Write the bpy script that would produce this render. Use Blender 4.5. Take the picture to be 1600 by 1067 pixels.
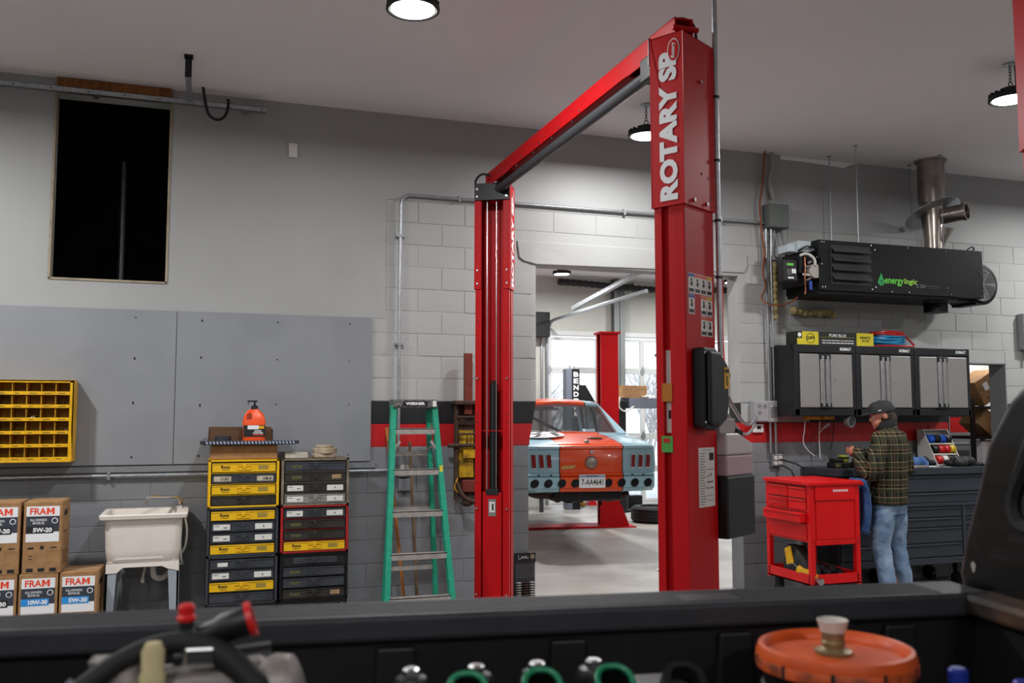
import bpy, bmesh, math, random
from mathutils import Matrix, Vector, Euler
random.seed(7)
for o in list(bpy.data.objects): bpy.data.objects.remove(o)
S = bpy.context.scene
COL = S.collection
PI = math.pi
rad = math.radians

# ------------------------------------------------------------------ camera
FPX, YAW, PITCH, CAMH = 1428.0, 0.3288, 0.0797, 1.62      # focal length in pixels of the 1600x1067 frame
cd = bpy.data.cameras.new('camera'); cam = bpy.data.objects.new('camera', cd); COL.objects.link(cam)
cd.sensor_width = 36; cd.lens = 36 * FPX / 1600
cam.location = (0, 0, CAMH); cam.rotation_euler = (PI/2 + PITCH, 0, -YAW)
cd.clip_start = .05; cd.clip_end = 200
cd.dof.use_dof = True; cd.dof.focus_distance = 7.5; cd.dof.aperture_fstop = 4.0
S.camera = cam
# ------------------------------------------------------------------ world and exposure
S.view_settings.view_transform = 'Standard'; S.view_settings.look = 'None'
S.view_settings.gamma = 1; S.view_settings.use_curve_mapping = False
S.view_settings.exposure = 0.0
w = bpy.data.worlds.new('World'); S.world = w; w.use_nodes = True
bg = w.node_tree.nodes['Background']; bg.inputs[0].default_value = (.86, .92, 1, 1); bg.inputs[1].default_value = 2.2
LAMP_W = 70.0          # watts of each high-bay lamp

# ------------------------------------------------------------------ pixel -> place (a pixel is a direction, the plane gives the distance)
def ray(x, y):
    a = (x-800)/FPX; b = (533.5-y)/FPX
    f = math.cos(PITCH)-b*math.sin(PITCH); u = math.sin(PITCH)+b*math.cos(PITCH)
    return Vector((a*math.cos(YAW)+f*math.sin(YAW), -a*math.sin(YAW)+f*math.cos(YAW), u))
CAMP = Vector((0, 0, CAMH))
def atY(x, y, Y):
    d = ray(x, y); return CAMP + d*(Y/d.y)
def atZ(x, y, Z):
    d = ray(x, y); return CAMP + d*((Z-CAMH)/d.z)
def atX(x, y, X):
    d = ray(x, y); return CAMP + d*(X/d.x)

# ------------------------------------------------------------------ materials
def lin(c):
    r = []
    for v in c[:3]:
        v /= 255.0
        r.append(v/12.92 if v <= .04045 else ((v+.055)/1.055)**2.4)
    return (r[0], r[1], r[2], 1)
MATS = {}
def M(name, col, rough=.5, metal=0, var=0, scale=12, bump=0, bscale=None, spec=.5, col2=None, coat=0, stretch=None, trans=0, alpha=1, emit=0, ior=1.45):
    """procedural principled material; col in sRGB 0-255; var / col2 = noise mottling; bump = fine relief"""
    if name in MATS: return MATS[name]
    m = bpy.data.materials.new(name); m.use_nodes = True; MATS[name] = m
    nt = m.node_tree; b = nt.nodes['Principled BSDF']
    c = lin(col)
    b.inputs['Base Color'].default_value = c
    b.inputs['Roughness'].default_value = rough; b.inputs['Metallic'].default_value = metal
    b.inputs['Specular IOR Level'].default_value = spec; b.inputs['Coat Weight'].default_value = coat
    b.inputs['Transmission Weight'].default_value = trans; b.inputs['Alpha'].default_value = alpha
    b.inputs['IOR'].default_value = ior
    if emit:
        b.inputs['Emission Color'].default_value = c; b.inputs['Emission Strength'].default_value = emit
    if var or col2 or bump:
        tc = nt.nodes.new('ShaderNodeTexCoord'); mp = nt.nodes.new('ShaderNodeMapping')
        nt.links.new(tc.outputs['Object'], mp.inputs[0])
        if stretch: mp.inputs['Scale'].default_value = stretch
        n = nt.nodes.new('ShaderNodeTexNoise'); n.inputs['Scale'].default_value = scale; n.inputs['Detail'].default_value = 5
        nt.links.new(mp.outputs[0], n.inputs['Vector'])
        if var or col2:
            mx = nt.nodes.new('ShaderNodeMix'); mx.data_type = 'RGBA'
            c2 = lin(col2) if col2 else tuple(v*(1-var) for v in c[:3])+(1,)
            c1 = c if col2 else tuple(min(1, v*(1+var)) for v in c[:3])+(1,)
            mx.inputs[6].default_value = c1; mx.inputs[7].default_value = c2
            cr = nt.nodes.new('ShaderNodeMapRange'); cr.inputs[1].default_value = .38; cr.inputs[2].default_value = .66
            nt.links.new(n.outputs['Fac'], cr.inputs[0]); nt.links.new(cr.outputs[0], mx.inputs[0])
            nt.links.new(mx.outputs[2], b.inputs['Base Color'])
        if bump:
            n2 = nt.nodes.new('ShaderNodeTexNoise'); n2.inputs['Scale'].default_value = bscale or scale*4; n2.inputs['Detail'].default_value = 4
            nt.links.new(mp.outputs[0], n2.inputs['Vector'])
            bp = nt.nodes.new('ShaderNodeBump'); bp.inputs['Strength'].default_value = bump; bp.inputs['Distance'].default_value = .01
            nt.links.new(n2.outputs['Fac'], bp.inputs['Height']); nt.links.new(bp.outputs[0], b.inputs['Normal'])
    return m

# ------------------------------------------------------------------ mesh builder
class MB:
    def __init__(s): s.v = []; s.f = []; s.m = []
    def add(s, vs, fs, m=0):
        o = len(s.v); s.v += [tuple(p) for p in vs]
        for f in fs: s.f.append([i+o for i in f]); s.m.append(m)
        return s
    def box(s, x0, x1, y0, y1, z0, z1, m=0):
        vs = [(x, y, z) for z in (z0, z1) for y in (y0, y1) for x in (x0, x1)]
        return s.add(vs, [(0,2,3,1),(4,5,7,6),(0,1,5,4),(2,6,7,3),(0,4,6,2),(1,3,7,5)], m)
    def obox(s, c, sz, R=None, m=0):
        c = Vector(c); R = R or Matrix.Identity(3)
        vs = [c + R @ Vector((x*sz[0]/2, y*sz[1]/2, z*sz[2]/2)) for z in (-1,1) for y in (-1,1) for x in (-1,1)]
        return s.add(vs, [(0,2,3,1),(4,5,7,6),(0,1,5,4),(2,6,7,3),(0,4,6,2),(1,3,7,5)], m)
    def beam(s, p0, p1, w, h, up=(0,0,1), m=0):
        p0 = Vector(p0); p1 = Vector(p1); d = (p1-p0); L = d.length; d.normalize()
        u = Vector(up); a = d.cross(u)
        if a.length < 1e-4: a = d.cross(Vector((0,1,0)))
        a.normalize(); b = a.cross(d)
        R = Matrix((a, d, b)).transposed()
        return s.obox((p0+p1)/2, (w, L, h), R, m)
    def cyl(s, p0, p1, r0, r1=None, n=16, m=0, caps=True):
        p0 = Vector(p0); p1 = Vector(p1); r1 = r0 if r1 is None else r1
        d = (p1-p0).normalized(); a = d.orthogonal().normalized(); b = d.cross(a)
        vs = []
        for p, r in ((p0, r0), (p1, r1)):
            for i in range(n):
                t = 2*PI*i/n; vs.append(p + a*math.cos(t)*r + b*math.sin(t)*r)
        fs = [(i, (i+1) % n, n+(i+1) % n, n+i) for i in range(n)]
        if caps: fs += [tuple(reversed(range(n))), tuple(range(n, 2*n))]
        return s.add(vs, fs, m)
    def tube(s, pts, r, n=8, m=0, closed=False, caps=True):
        pts = [Vector(p) for p in pts]; k = len(pts); vs = []; fs = []
        rs = r if isinstance(r, (list, tuple)) else [r]*k
        prev = None
        for i, p in enumerate(pts):
            if closed: d = pts[(i+1) % k]-pts[i-1]
            else: d = pts[min(i+1, k-1)]-pts[max(i-1, 0)]
            d.normalize()
            if prev is None: a = d.orthogonal().normalized()
            else:
                a = prev - d*prev.dot(d)
                a = a.normalized() if a.length > 1e-6 else d.orthogonal().normalized()
            prev = a; b = d.cross(a)
            for j in range(n):
                t = 2*PI*j/n; vs.append(p + (a*math.cos(t)+b*math.sin(t))*rs[i])
        for i in range(k if closed else k-1):
            for j in range(n):
                q = (i+1) % k
                fs.append((i*n+j, i*n+(j+1) % n, q*n+(j+1) % n, q*n+j))
        if caps and not closed: fs += [tuple(reversed(range(n))), tuple(range((k-1)*n, k*n))]
        return s.add(vs, fs, m)
    def lathe(s, prof, c=(0,0,0), axis=(0,0,1), n=24, m=0, a0=0, a1=2*PI, sx=1, sy=1):
        c = Vector(c); d = Vector(axis).normalized()
        a = Vector((1,0,0)) if abs(d.z) > .9 else d.orthogonal().normalized()
        b = d.cross(a); vs = []; fs = []; k = len(prof); full = abs(a1-a0-2*PI) < 1e-6
        nn = n if full else n+1
        for (r, z) in prof:
            for j in range(nn):
                t = a0+(a1-a0)*j/n; vs.append(c + a*math.cos(t)*r*sx + b*math.sin(t)*r*sy + d*z)
        for i in range(k-1):
            for j in range(n):
                q = (j+1) % nn
                fs.append((i*nn+j, i*nn+q, (i+1)*nn+q, (i+1)*nn+j))
        if full:
            if prof[0][0] > 1e-5: fs.append(tuple(reversed(range(nn))))
            if prof[-1][0] > 1e-5: fs.append(tuple(range((k-1)*nn, k*nn)))
        return s.add(vs, fs, m)
    def prism(s, poly, axis, a, b, m=0):
        n = len(poly)
        def P(p, t): return {'x': (t, p[0], p[1]), 'y': (p[0], t, p[1]), 'z': (p[0], p[1], t)}[axis]
        vs = [P(p, a) for p in poly]+[P(p, b) for p in poly]
        fs = [(i, (i+1) % n, n+(i+1) % n, n+i) for i in range(n)]+[tuple(reversed(range(n))), tuple(range(n, 2*n))]
        return s.add(vs, fs, m)
    def sphere(s, c, r, nu=16, nv=10, m=0, R=None):
        r = r if isinstance(r, (tuple, list)) else (r, r, r); c = Vector(c); vs = []; fs = []
        for i in range(nv+1):
            ph = PI*i/nv
            for j in range(nu):
                t = 2*PI*j/nu
                p = Vector((r[0]*math.sin(ph)*math.cos(t), r[1]*math.sin(ph)*math.sin(t), -r[2]*math.cos(ph)))
                vs.append(c + (R @ p if R else p))
        for i in range(nv):
            for j in range(nu): fs.append((i*nu+j, i*nu+(j+1) % nu, (i+1)*nu+(j+1) % nu, (i+1)*nu+j))
        return s.add(vs, fs, m)
    def loft(s, rings, m=0, caps=True, closed=True):
        n = len(rings[0]); vs = [p for r in rings for p in r]; fs = []
        for i in range(len(rings)-1):
            for j in range(n if closed else n-1):
                q = (j+1) % n; fs.append((i*n+j, i*n+q, (i+1)*n+q, (i+1)*n+j))
        if caps and closed: fs += [tuple(reversed(range(n))), tuple(range((len(rings)-1)*n, len(rings)*n))]
        return s.add(vs, fs, m)
    def build(s, name, mats, parent=None, smooth=False, bevel=0, seg=2, label=None, loc=None, rz=None, sub=0, kind=None):
        me = bpy.data.meshes.new(name); me.from_pydata(s.v, [], s.f)
        mats = mats if isinstance(mats, (list, tuple)) else [mats]
        for k in mats: me.materials.append(k)
        me.polygons.foreach_set('material_index', s.m)
        bm = bmesh.new(); bm.from_mesh(me); bmesh.ops.remove_doubles(bm, verts=bm.verts, dist=1e-5)
        bmesh.ops.recalc_face_normals(bm, faces=bm.faces); bm.to_mesh(me); bm.free()
        if smooth:
            me.polygons.foreach_set('use_smooth', [True]*len(me.polygons)); me.set_sharp_from_angle(angle=rad(smooth if smooth > 1 else 38))
        o = bpy.data.objects.new(name, me); COL.objects.link(o)
        if parent: o.parent = parent
        if loc is not None: o.location = loc
        if rz is not None: o.rotation_euler.z = rz
        if bevel:
            bv = o.modifiers.new('bevel', 'BEVEL'); bv.width = bevel; bv.segments = seg; bv.limit_method = 'ANGLE'; bv.angle_limit = rad(40)
        if sub:
            sb = o.modifiers.new('sub', 'SUBSURF'); sb.levels = sub; sb.render_levels = sub
        if label: o['label'] = label
        if kind: o['kind'] = kind
        return o
def tag(o, label, cat, group=None):
    o['label'] = label; o['category'] = cat
    if group: o['group'] = group
    return o
def thing(name, label, cat, loc=(0,0,0), rz=0, group=None):
    o = bpy.data.objects.new(name, None); COL.objects.link(o); o.empty_display_size = .1
    o.location = loc; o.rotation_euler = (0, 0, rz)
    return tag(o, label, cat, group)
def struct(o, label=None):
    o['kind'] = 'structure'
    if label: o['label'] = label
    return o
def copy_tree(o, parent=None):
    c = o.copy(); COL.objects.link(c); c.parent = parent
    for ch in list(o.children): copy_tree(ch, c)
    return c
def catmull(pts, n=6):
    pts = [Vector(p) for p in pts]; out = []
    for i in range(len(pts)-1):
        p0 = pts[max(i-1, 0)]; p1 = pts[i]; p2 = pts[i+1]; p3 = pts[min(i+2, len(pts)-1)]
        for k in range(n):
            t = k/n
            out.append(.5*((2*p1)+(p2-p0)*t+(2*p0-5*p1+4*p2-p3)*t*t+(3*p1-p0-3*p2+p3)*t**3))
    out.append(pts[-1]); return out
def text(body, mat, parent, loc, R=None, w=None, h=.05, off=0.0, name='lettering', ext=.0006, shear=0, label=None):
    """flat lettering as a thin mesh scaled to w x h; R columns: reading direction, up, normal"""
    cu = bpy.data.curves.new(name, 'FONT'); cu.body = body; cu.size = 1; cu.align_x = 'CENTER'; cu.align_y = 'CENTER'
    cu.offset = off; cu.shear = shear; cu.resolution_u = 3
    t = bpy.data.objects.new(name, cu); COL.objects.link(t)
    dg = bpy.context.evaluated_depsgraph_get()
    me = bpy.data.meshes.new_from_object(t.evaluated_get(dg)); me.name = name
    bpy.data.objects.remove(t); bpy.data.curves.remove(cu)
    xs = [v.co.x for v in me.vertices]; ys = [v.co.y for v in me.vertices]
    W0 = max(xs)-min(xs); H0 = max(ys)-min(ys); cx = (max(xs)+min(xs))/2; cy = (max(ys)+min(ys))/2
    sy = h/H0; sx = (w/W0) if w else sy
    for v in me.vertices: v.co = ((v.co.x-cx)*sx, (v.co.y-cy)*sy, ext)
    o = bpy.data.objects.new(name, me); COL.objects.link(o); me.materials.clear(); me.materials.append(mat)
    m4 = (R or RF).to_4x4(); m4.translation = Vector(loc)
    o.parent = parent; o.matrix_local = m4
    if label: o['label'] = label
    return o
RF = Matrix(((1,0,0),(0,0,-1),(0,1,0)))          # upright on a face that looks towards -y
RL = Matrix(((0,0,-1),(-1,0,0),(0,1,0)))         # upright on a face that looks towards -x
def rrect(cx, cy, w, h, r, n=4):
    out = []
    for (sx, sy, a0) in ((1,1,0), (-1,1,90), (-1,-1,180), (1,-1,270)):
        for k in range(n+1):
            a = rad(a0+90*k/n); out.append((cx+sx*(w/2-r)+r*math.cos(a), cy+sy*(h/2-r)+r*math.sin(a)))
    return out
# ------------------------------------------------------------------ common materials
WY = 7.43                                   # face of the long wall
CEIL = 4.14
m_light = M('wall_paint_light', (164,165,164), .62, var=.05, scale=1.5, bump=.25, bscale=60)
m_upper = M('wall_paint_smooth', (156,157,157), .5, var=.06, scale=.8, bump=.06, bscale=90)
m_dark  = M('wall_paint_grey', (118,121,125), .5, var=.07, scale=1.6, bump=.25, bscale=60)
m_black = M('wall_paint_black', (30,31,34), .45, var=.1, scale=3, bump=.2, bscale=60)
m_red   = M('wall_paint_red', (176,22,26), .45, var=.06, scale=2, bump=.2, bscale=60)
m_white = M('white_paint', (212,212,206), .6, var=.04, scale=1, bump=.05)
m_conc  = M('concrete_floor', (172,169,163), .45, scale=1.1, col2=(140,136,130), bump=.08, bscale=40)
m_ceil  = M('ceiling_paint', (234,231,234), .7, var=.04, scale=.5, bump=.03, bscale=30)
m_galv  = M('galvanised_steel', (168,172,176), .38, .85, var=.12, scale=30)
m_steel = M('bright_steel', (196,196,198), .25, 1, var=.05, scale=20)
m_chrome= M('chrome', (225,225,228), .08, 1)
m_blk   = M('black_plastic', (18,18,20), .45, var=.15, scale=20)
m_blkm  = M('black_metal', (20,20,22), .4, .2, var=.15, scale=15)
m_rub   = M('black_rubber', (22,22,24), .7, var=.2, scale=25, bump=.1)
m_lred  = M('lift_red', (178,10,18), .45, 0, var=.06, scale=4, spec=.22)
m_wht   = M('white_print', (225,226,228), .5)
m_paper = M('white_paper', (214,213,208), .6, var=.04, scale=20)
m_ink   = M('black_ink', (26,26,28), .6)
m_grnk  = M('grey_ink', (120,120,122), .6)
m_card  = M('cardboard', (158,120,80), .8, scale=18, col2=(140,104,68), bump=.05)
m_yel   = M('yellow_enamel', (222,172,8), .4, var=.1, scale=9, col2=(196,146,10))
m_orange= M('orange_plastic', (232,82,30), .4, var=.05, scale=12)
m_wood  = M('raw_wood', (166,112,62), .65, scale=4, col2=(126,80,40), stretch=(1,1,12))
m_rust  = M('rusty_steel', (82,58,44), .75, .3, scale=22, col2=(50,40,36), bump=.2)
m_copper= M('copper_pipe', (150,86,60), .4, .7, var=.2, scale=20)
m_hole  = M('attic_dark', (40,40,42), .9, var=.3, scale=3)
m_dkwin = M('dark_glass', (10,12,14), .05, 0, spec=.6, coat=.6)

# ------------------------------------------------------------------ the setting
DL, DR, DT = 2.685, 4.80, 2.93              # doorway in the long wall
HX0, HX1, HZ0, HZ1 = -1.08, -.262, 2.62, 4.045   # opening high up on the left
OX0, OX1, OZ = 7.25, 8.03, 2.155           # opening beside the wall cabinets
C0, CH = 1.357-6*.1865, .1865               # courses of block: first joint and rise
m_conc2 = M('workshop_concrete', (128,126,123), .45, scale=1.1, col2=(104,101,97), bump=.08, bscale=40)
struct(MB().box(-5.2, 11.2, -5.2, WY+.2, -.2, 0).build('floor', m_conc2), 'worn grey concrete floor of the workshop')
struct(MB().box(-5.2, 11.2, WY+.2, 16.2, -.2, 0).build('floor', m_conc), 'pale stained concrete floor of the far bay')
struct(MB().box(-5.2, 11.2, -5.2, WY+.2, CEIL, CEIL+.15).build('ceiling', m_ceil), 'smooth pale grey ceiling of the workshop')
struct(MB().box(-.2, 11.2, WY+.2, 16.2, CEIL, CEIL+.15).build('ceiling', m_ceil), 'pale ceiling of the far bay')
struct(MB().box(-5.2, -5, -5.2, WY+.2, 0, CEIL).build('wall_left', m_light))
struct(MB().box(11, 11.2, -5.2, 16.2, 0, CEIL).build('wall_right', m_light))
struct(MB().box(-5, 11, -5.2, -5, 0, CEIL).build('wall_front', m_light))
# core of the long wall (recessed joints show it), banded like the paint
zb = [0, 1.357, 1.543, 1.73, CEIL]; bm_ = [m_dark, m_red, m_black, m_light]
core = MB()
def band(x0, x1, z0, z1, mi=None):
    for i in range(4):
        a, b = max(z0, zb[i]), min(z1, zb[i+1])
        if b-a > 1e-4: core.box(x0, x1, WY+.0065, WY+.2, a, b, i if mi is None else mi)
band(-5, HX0, 0, CEIL, None); band(HX0, HX1, 0, HZ0); band(HX0, HX1, HZ1, CEIL); band(HX1, 1.3, 0, CEIL)
band(1.3, DL, 0, CEIL); band(DL, DR, DT, CEIL)
band(DR, OX0, 0, CEIL); band(OX0, OX1, OZ, CEIL); band(OX1, 11, 0, CEIL)
# the cut pier edge: wider by 75 mm above the black stripe
core.prism([(DL, 1.73), (2.757, 1.73), (2.757, DT), (DL, DT)], 'y', WY+.008, WY+.2, 3)
core.prism([(DL, 1.543), (2.722, 1.543), (2.757, 1.73), (DL, 1.73)], 'y', WY+.008, WY+.2, 2)
core.prism([(DL, 1.357), (2.69, 1.357), (2.722, 1.543), (DL, 1.543)], 'y', WY+.008, WY+.2, 1)
wall = struct(core.build('wall_back', bm_), 'long grey block wall with a black and red painted stripe')
# smooth plaster above the blocks and on the left
pl = MB()
pl.box(-5, HX0, WY+.001, WY+.01, 2.41, CEIL); pl.box(HX0, HX1, WY+.001, WY+.01, 2.41, HZ0); pl.box(HX0, HX1, WY+.001, WY+.01, HZ1, CEIL)
pl.box(HX1, 1.43, WY+.001, WY+.01, 2.41, CEIL); pl.box(1.43, 11, WY+.001, WY+.01, 3.41, CEIL)
pl.build('plaster', m_upper, wall, label='smooth grey plaster of the upper wall')
lt = MB(); lt.prism([(2.60,2.985),(2.64,2.955),(2.757,DT),(4.86,DT+.03),(4.9,3.02),(4.9,3.13),(2.58,3.13)], 'y', WY-.008, WY+.01)
lt.build('lintel', m_light, wall, bevel=.006, label='rough plastered lintel above the doorway')
# blocks, one object each
BL = .4064; blocks = []; meshes = {}
def block_mesh(w_, h_, mi):
    k = (round(w_, 3), round(h_, 3), mi)
    if k not in meshes:
        b = MB(); e = .003; t = .008
        vs = [(-w_/2, t, -h_/2), (w_/2, t, -h_/2), (w_/2, t, h_/2), (-w_/2, t, h_/2),
              (-w_/2+e, 0, -h_/2+e), (w_/2-e, 0, -h_/2+e), (w_/2-e, 0, h_/2-e), (-w_/2+e, 0, h_/2-e)]
        b.add(vs, [(4,5,6,7),(0,1,5,4),(1,2,6,5),(2,3,7,6),(3,0,4,7)])
        o = b.build('concrete_block', bm_[mi]); meshes[k] = o.data; bpy.data.objects.remove(o)
    return meshes[k]
def cutouts(z0, z1):
    yield (DL if z1 < 1.36 else (2.70 if z1 < 1.55 else 2.757), DR, 0, 2.955)
    yield (2.58, 4.9, 2.94, 3.13)
    yield (OX0, OX1, 0, OZ)
nb = 0
for k in range(0, 18):
    z0 = C0+CH*(k-1); z1 = z0+CH
    if k == 0: z0 = 0
    z0 = max(z0, 0)
    if z1 > 3.42: z1 = 3.41
    if z1-z0 < .05: continue
    zm = (z0+z1)/2; mi = 0 if zm < 1.357 else 1 if zm < 1.543 else 2 if zm < 1.73 else 3
    x = -5+(.2 if k % 2 else 0)
    while x < 10.9:
        a, b = x, x+BL; x += BL
        if b < -1.75 or a > 8.9: continue                       # out of the photograph
        if zm > 1.24 and b < 1.38: continue                     # behind plywood or plaster
        if zm > 2.41 and a < 1.43: a = 1.43
        segs = [(a, b)]
        for (c0, c1, cz0, cz1) in cutouts(z0, z1):
            if z1 <= cz0+.01 or z0 >= cz1-.01: continue
            ns = []
            for (p, q) in segs:
                if q <= c0 or p >= c1: ns.append((p, q)); continue
                if p < c0: ns.append((p, c0))
                if q > c1: ns.append((c1, q))
            segs = ns
        for (p, q) in segs:
            if q-p < .05: continue
            j = .005
            mi2 = 3 if (mi == 2 and 4.7 < p < 5.2) else mi
            o = bpy.data.objects.new('concrete_block', block_mesh(q-p-j, z1-z0-j, mi2)); COL.objects.link(o)
            o.parent = wall; o.location = ((p+q)/2, WY+random.uniform(-.0015, .0015)+.003, zm); nb += 1
            o.rotation_euler = (random.uniform(-.003, .003), 0, random.uniform(-.002, .002))
# reveal of the high opening and the dark loft behind it
fr = MB(); t = .012
for (a, b, c, d) in ((HX0-.004, HX0+t, HZ0, HZ1), (HX1-t, HX1+.004, HZ0, HZ1), (HX0, HX1, HZ0-.004, HZ0+t)):
    fr.box(a, b, WY-.008, WY+.06, c, d)
struct(fr.build('trim_1', M('raw_board', (150,138,118), .8, var=.15, scale=14)), 'raw board edge around the high dark opening')
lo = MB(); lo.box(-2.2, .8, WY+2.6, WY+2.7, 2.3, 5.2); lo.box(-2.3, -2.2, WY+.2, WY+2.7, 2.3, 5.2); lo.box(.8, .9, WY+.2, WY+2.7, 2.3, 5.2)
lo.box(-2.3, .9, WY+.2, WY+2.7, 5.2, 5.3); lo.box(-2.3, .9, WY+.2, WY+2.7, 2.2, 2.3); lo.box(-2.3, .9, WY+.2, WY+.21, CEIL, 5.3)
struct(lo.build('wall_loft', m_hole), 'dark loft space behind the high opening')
pp = tag(MB().cyl((-.72, WY+1.6, 2.3), (-.72, WY+1.6, 3.95), .03, n=12).build('loft_post', m_galv, smooth=True), 'thin grey post standing in the dark loft opening', 'post')
# far bay: side walls, garage wall
GY = 15.5
struct(MB().box(-.2, 0, WY+.2, 16.2, 0, CEIL).build('wall_far_left', m_white), 'white side wall of the far bay')
# room behind the small opening on the right
sr = MB(); zz = [0, 1.40, 1.585, 1.66, 3.0]
for i, mm in enumerate((m_dark, m_red, m_black, m_white)): sr.box(6.9, 10.9, 8.95, 9.05, zz[i], zz[i+1], i)
sr.box(10.9, 11, WY+.2, 9.05, 0, 3.0, 3); sr.box(6.8, 6.9, WY+.2, 9.05, 0, 3.0, 3); sr.box(6.8, 11, WY+.2, 9.05, 3.0, 3.1, 3)
struct(sr.build('wall_store', [m_dark, m_red, m_black, m_white]), 'white store room with a red stripe behind the small opening')
jm = MB(); jm.box(OX0-.003, OX0+.01, WY-.004, WY+.205, 0, OZ); jm.box(OX1-.01, OX1+.003, WY-.004, WY+.205, 0, OZ); jm.box(OX0, OX1, WY-.004, WY+.205, OZ-.01, OZ+.003)
struct(jm.build('trim_2', m_dark), 'edge of the small opening, coloured grey for its shaded jamb')  # jamb faces given the darker grey to carry their side shade

# ------------------------------------------------------------------ high-bay lamps
m_lens = M('lamp_lens', (255,253,248), .4, emit=14)
m_alu = M('dark_aluminium', (46,47,50), .45, .6, var=.1, scale=20)
def high_bay(x, y, label, zl=3.87, power=None, top=None):
    top = (CEIL if zl > 3.5 else 3.0)-zl
    t = thing('high_bay_lamp', label, 'lamp', (x, y, zl), 0, 'round ceiling lamps')
    h = MB(); h.lathe([(0,.012),(.128,.012),(.135,0),(.150,.004),(.150,.022),(.140,.034),(.11,.045),(.075,.055),(.07,.085),(.03,.1),(0,.102)], n=40)
    for k in range(20):
        a = 2*PI*k/20; R = Matrix.Rotation(a, 3, 'Z')
        h.obox(R @ Vector((.112, 0, .043)), (.07, .006, .026), R)
    h.build('housing', m_alu, t, smooth=True)
    MB().lathe([(0,.004),(.122,.004),(.122,.010),(0,.010)], n=40).build('lens', m_lens, t)
    c = MB(); c.tube([Vector((.018*math.cos(a), 0, .118+.018*math.sin(a))) for a in [2*PI*i/12 for i in range(12)]], .004, 6, closed=True)
    z = .136; k = 0
    while z < top-.02:
        R = Matrix.Rotation(PI/2*(k % 2), 3, 'Z')
        c.tube([R @ Vector((.009*math.cos(a), 0, z+.012+.016*math.sin(a))) for a in [2*PI*i/10 for i in range(10)]], .0028, 5, closed=True)
        z += .024; k += 1
    c.build('chain', m_blkm, t, smooth=True)
    MB().tube(catmull([(.03,0,.09),(.05,0,.11),(.045,0,top)], 5), .005, 6).build('cord', m_blk, t, smooth=True)
    MB().lathe([(0,top-.012),(.045,top-.012),(.045,top-.001),(0,top-.001)], n=16).build('ceiling_plate', m_galv, t)
    ld = bpy.data.lights.new('lamp_light', 'AREA'); ld.shape = 'DISK'; ld.size = .23; ld.energy = LAMP_W*(power or 1); ld.color = (1, .995, .99)
    lo_ = bpy.data.objects.new('lamp_light', ld); COL.objects.link(lo_); lo_.parent = t; lo_.location = (0, 0, -.004)
    return t
high_bay(1.073, 4.862, 'lit round lamp on the ceiling above the gap left of the red lift')
high_bay(3.385, 6.535, 'lit round lamp hanging on a chain beside the lift sleeve, near the wall', power=.62)
high_bay(5.467, 4.909, 'lit round lamp at the right, partly behind the red column at the photo edge')
for (x, y) in ((-2.1, 5.3), (-3.4, 1.6), (-1.5, -1.6), (5.5, -.2), (9.3, 2.6), (9.0, 6.2), (1.2, -3.4), (6.5, -3.4)):
    high_bay(x, y, power=(1.7 if x == -2.1 else 1.0), label='round high-bay lamp out of the photo %s' % ('beyond the oil boxes' if x < -2.9 else 'near the yellow bin unit' if x < -2 else 'above the truck bed' if y == -1.6 else 'above the truck hood' if y == -.2 else 'behind the camera by the truck tail' if y < 0 and x < 3 else 'behind the camera by the truck nose' if y < 0 else 'right of the tool chest bench' if y > 5 else 'right of the second red lift'))
for i, (x, y) in enumerate(((5.48, 13.57), (3.0, 10.2), (7.6, 10.4), (8.6, 13.5))):
    high_bay(x, y, 'small lit round lamp seen through the doorway' if i == 0 else ('', 'far bay lamp hidden by the wall left of the doorway', 'far bay lamp hidden by the lift column', 'far bay lamp hidden near the garage door')[i], power=1.5)
high_bay(9.0, 8.3, 'unseen round lamp added to brighten the small store room', zl=2.85, power=.35)  # unseen lamp, added to lift the dark store room to white
struct(MB().prism([(5.30,4.137),(5.30,4.10),(5.55,4.10),(5.9,4.085),(6.05,4.08),(6.10,4.11),(6.2,4.137)], 'y', WY-.0052, WY).build('trim_3', m_ceil), 'pale unpainted patch under the ceiling above the heater')
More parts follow.
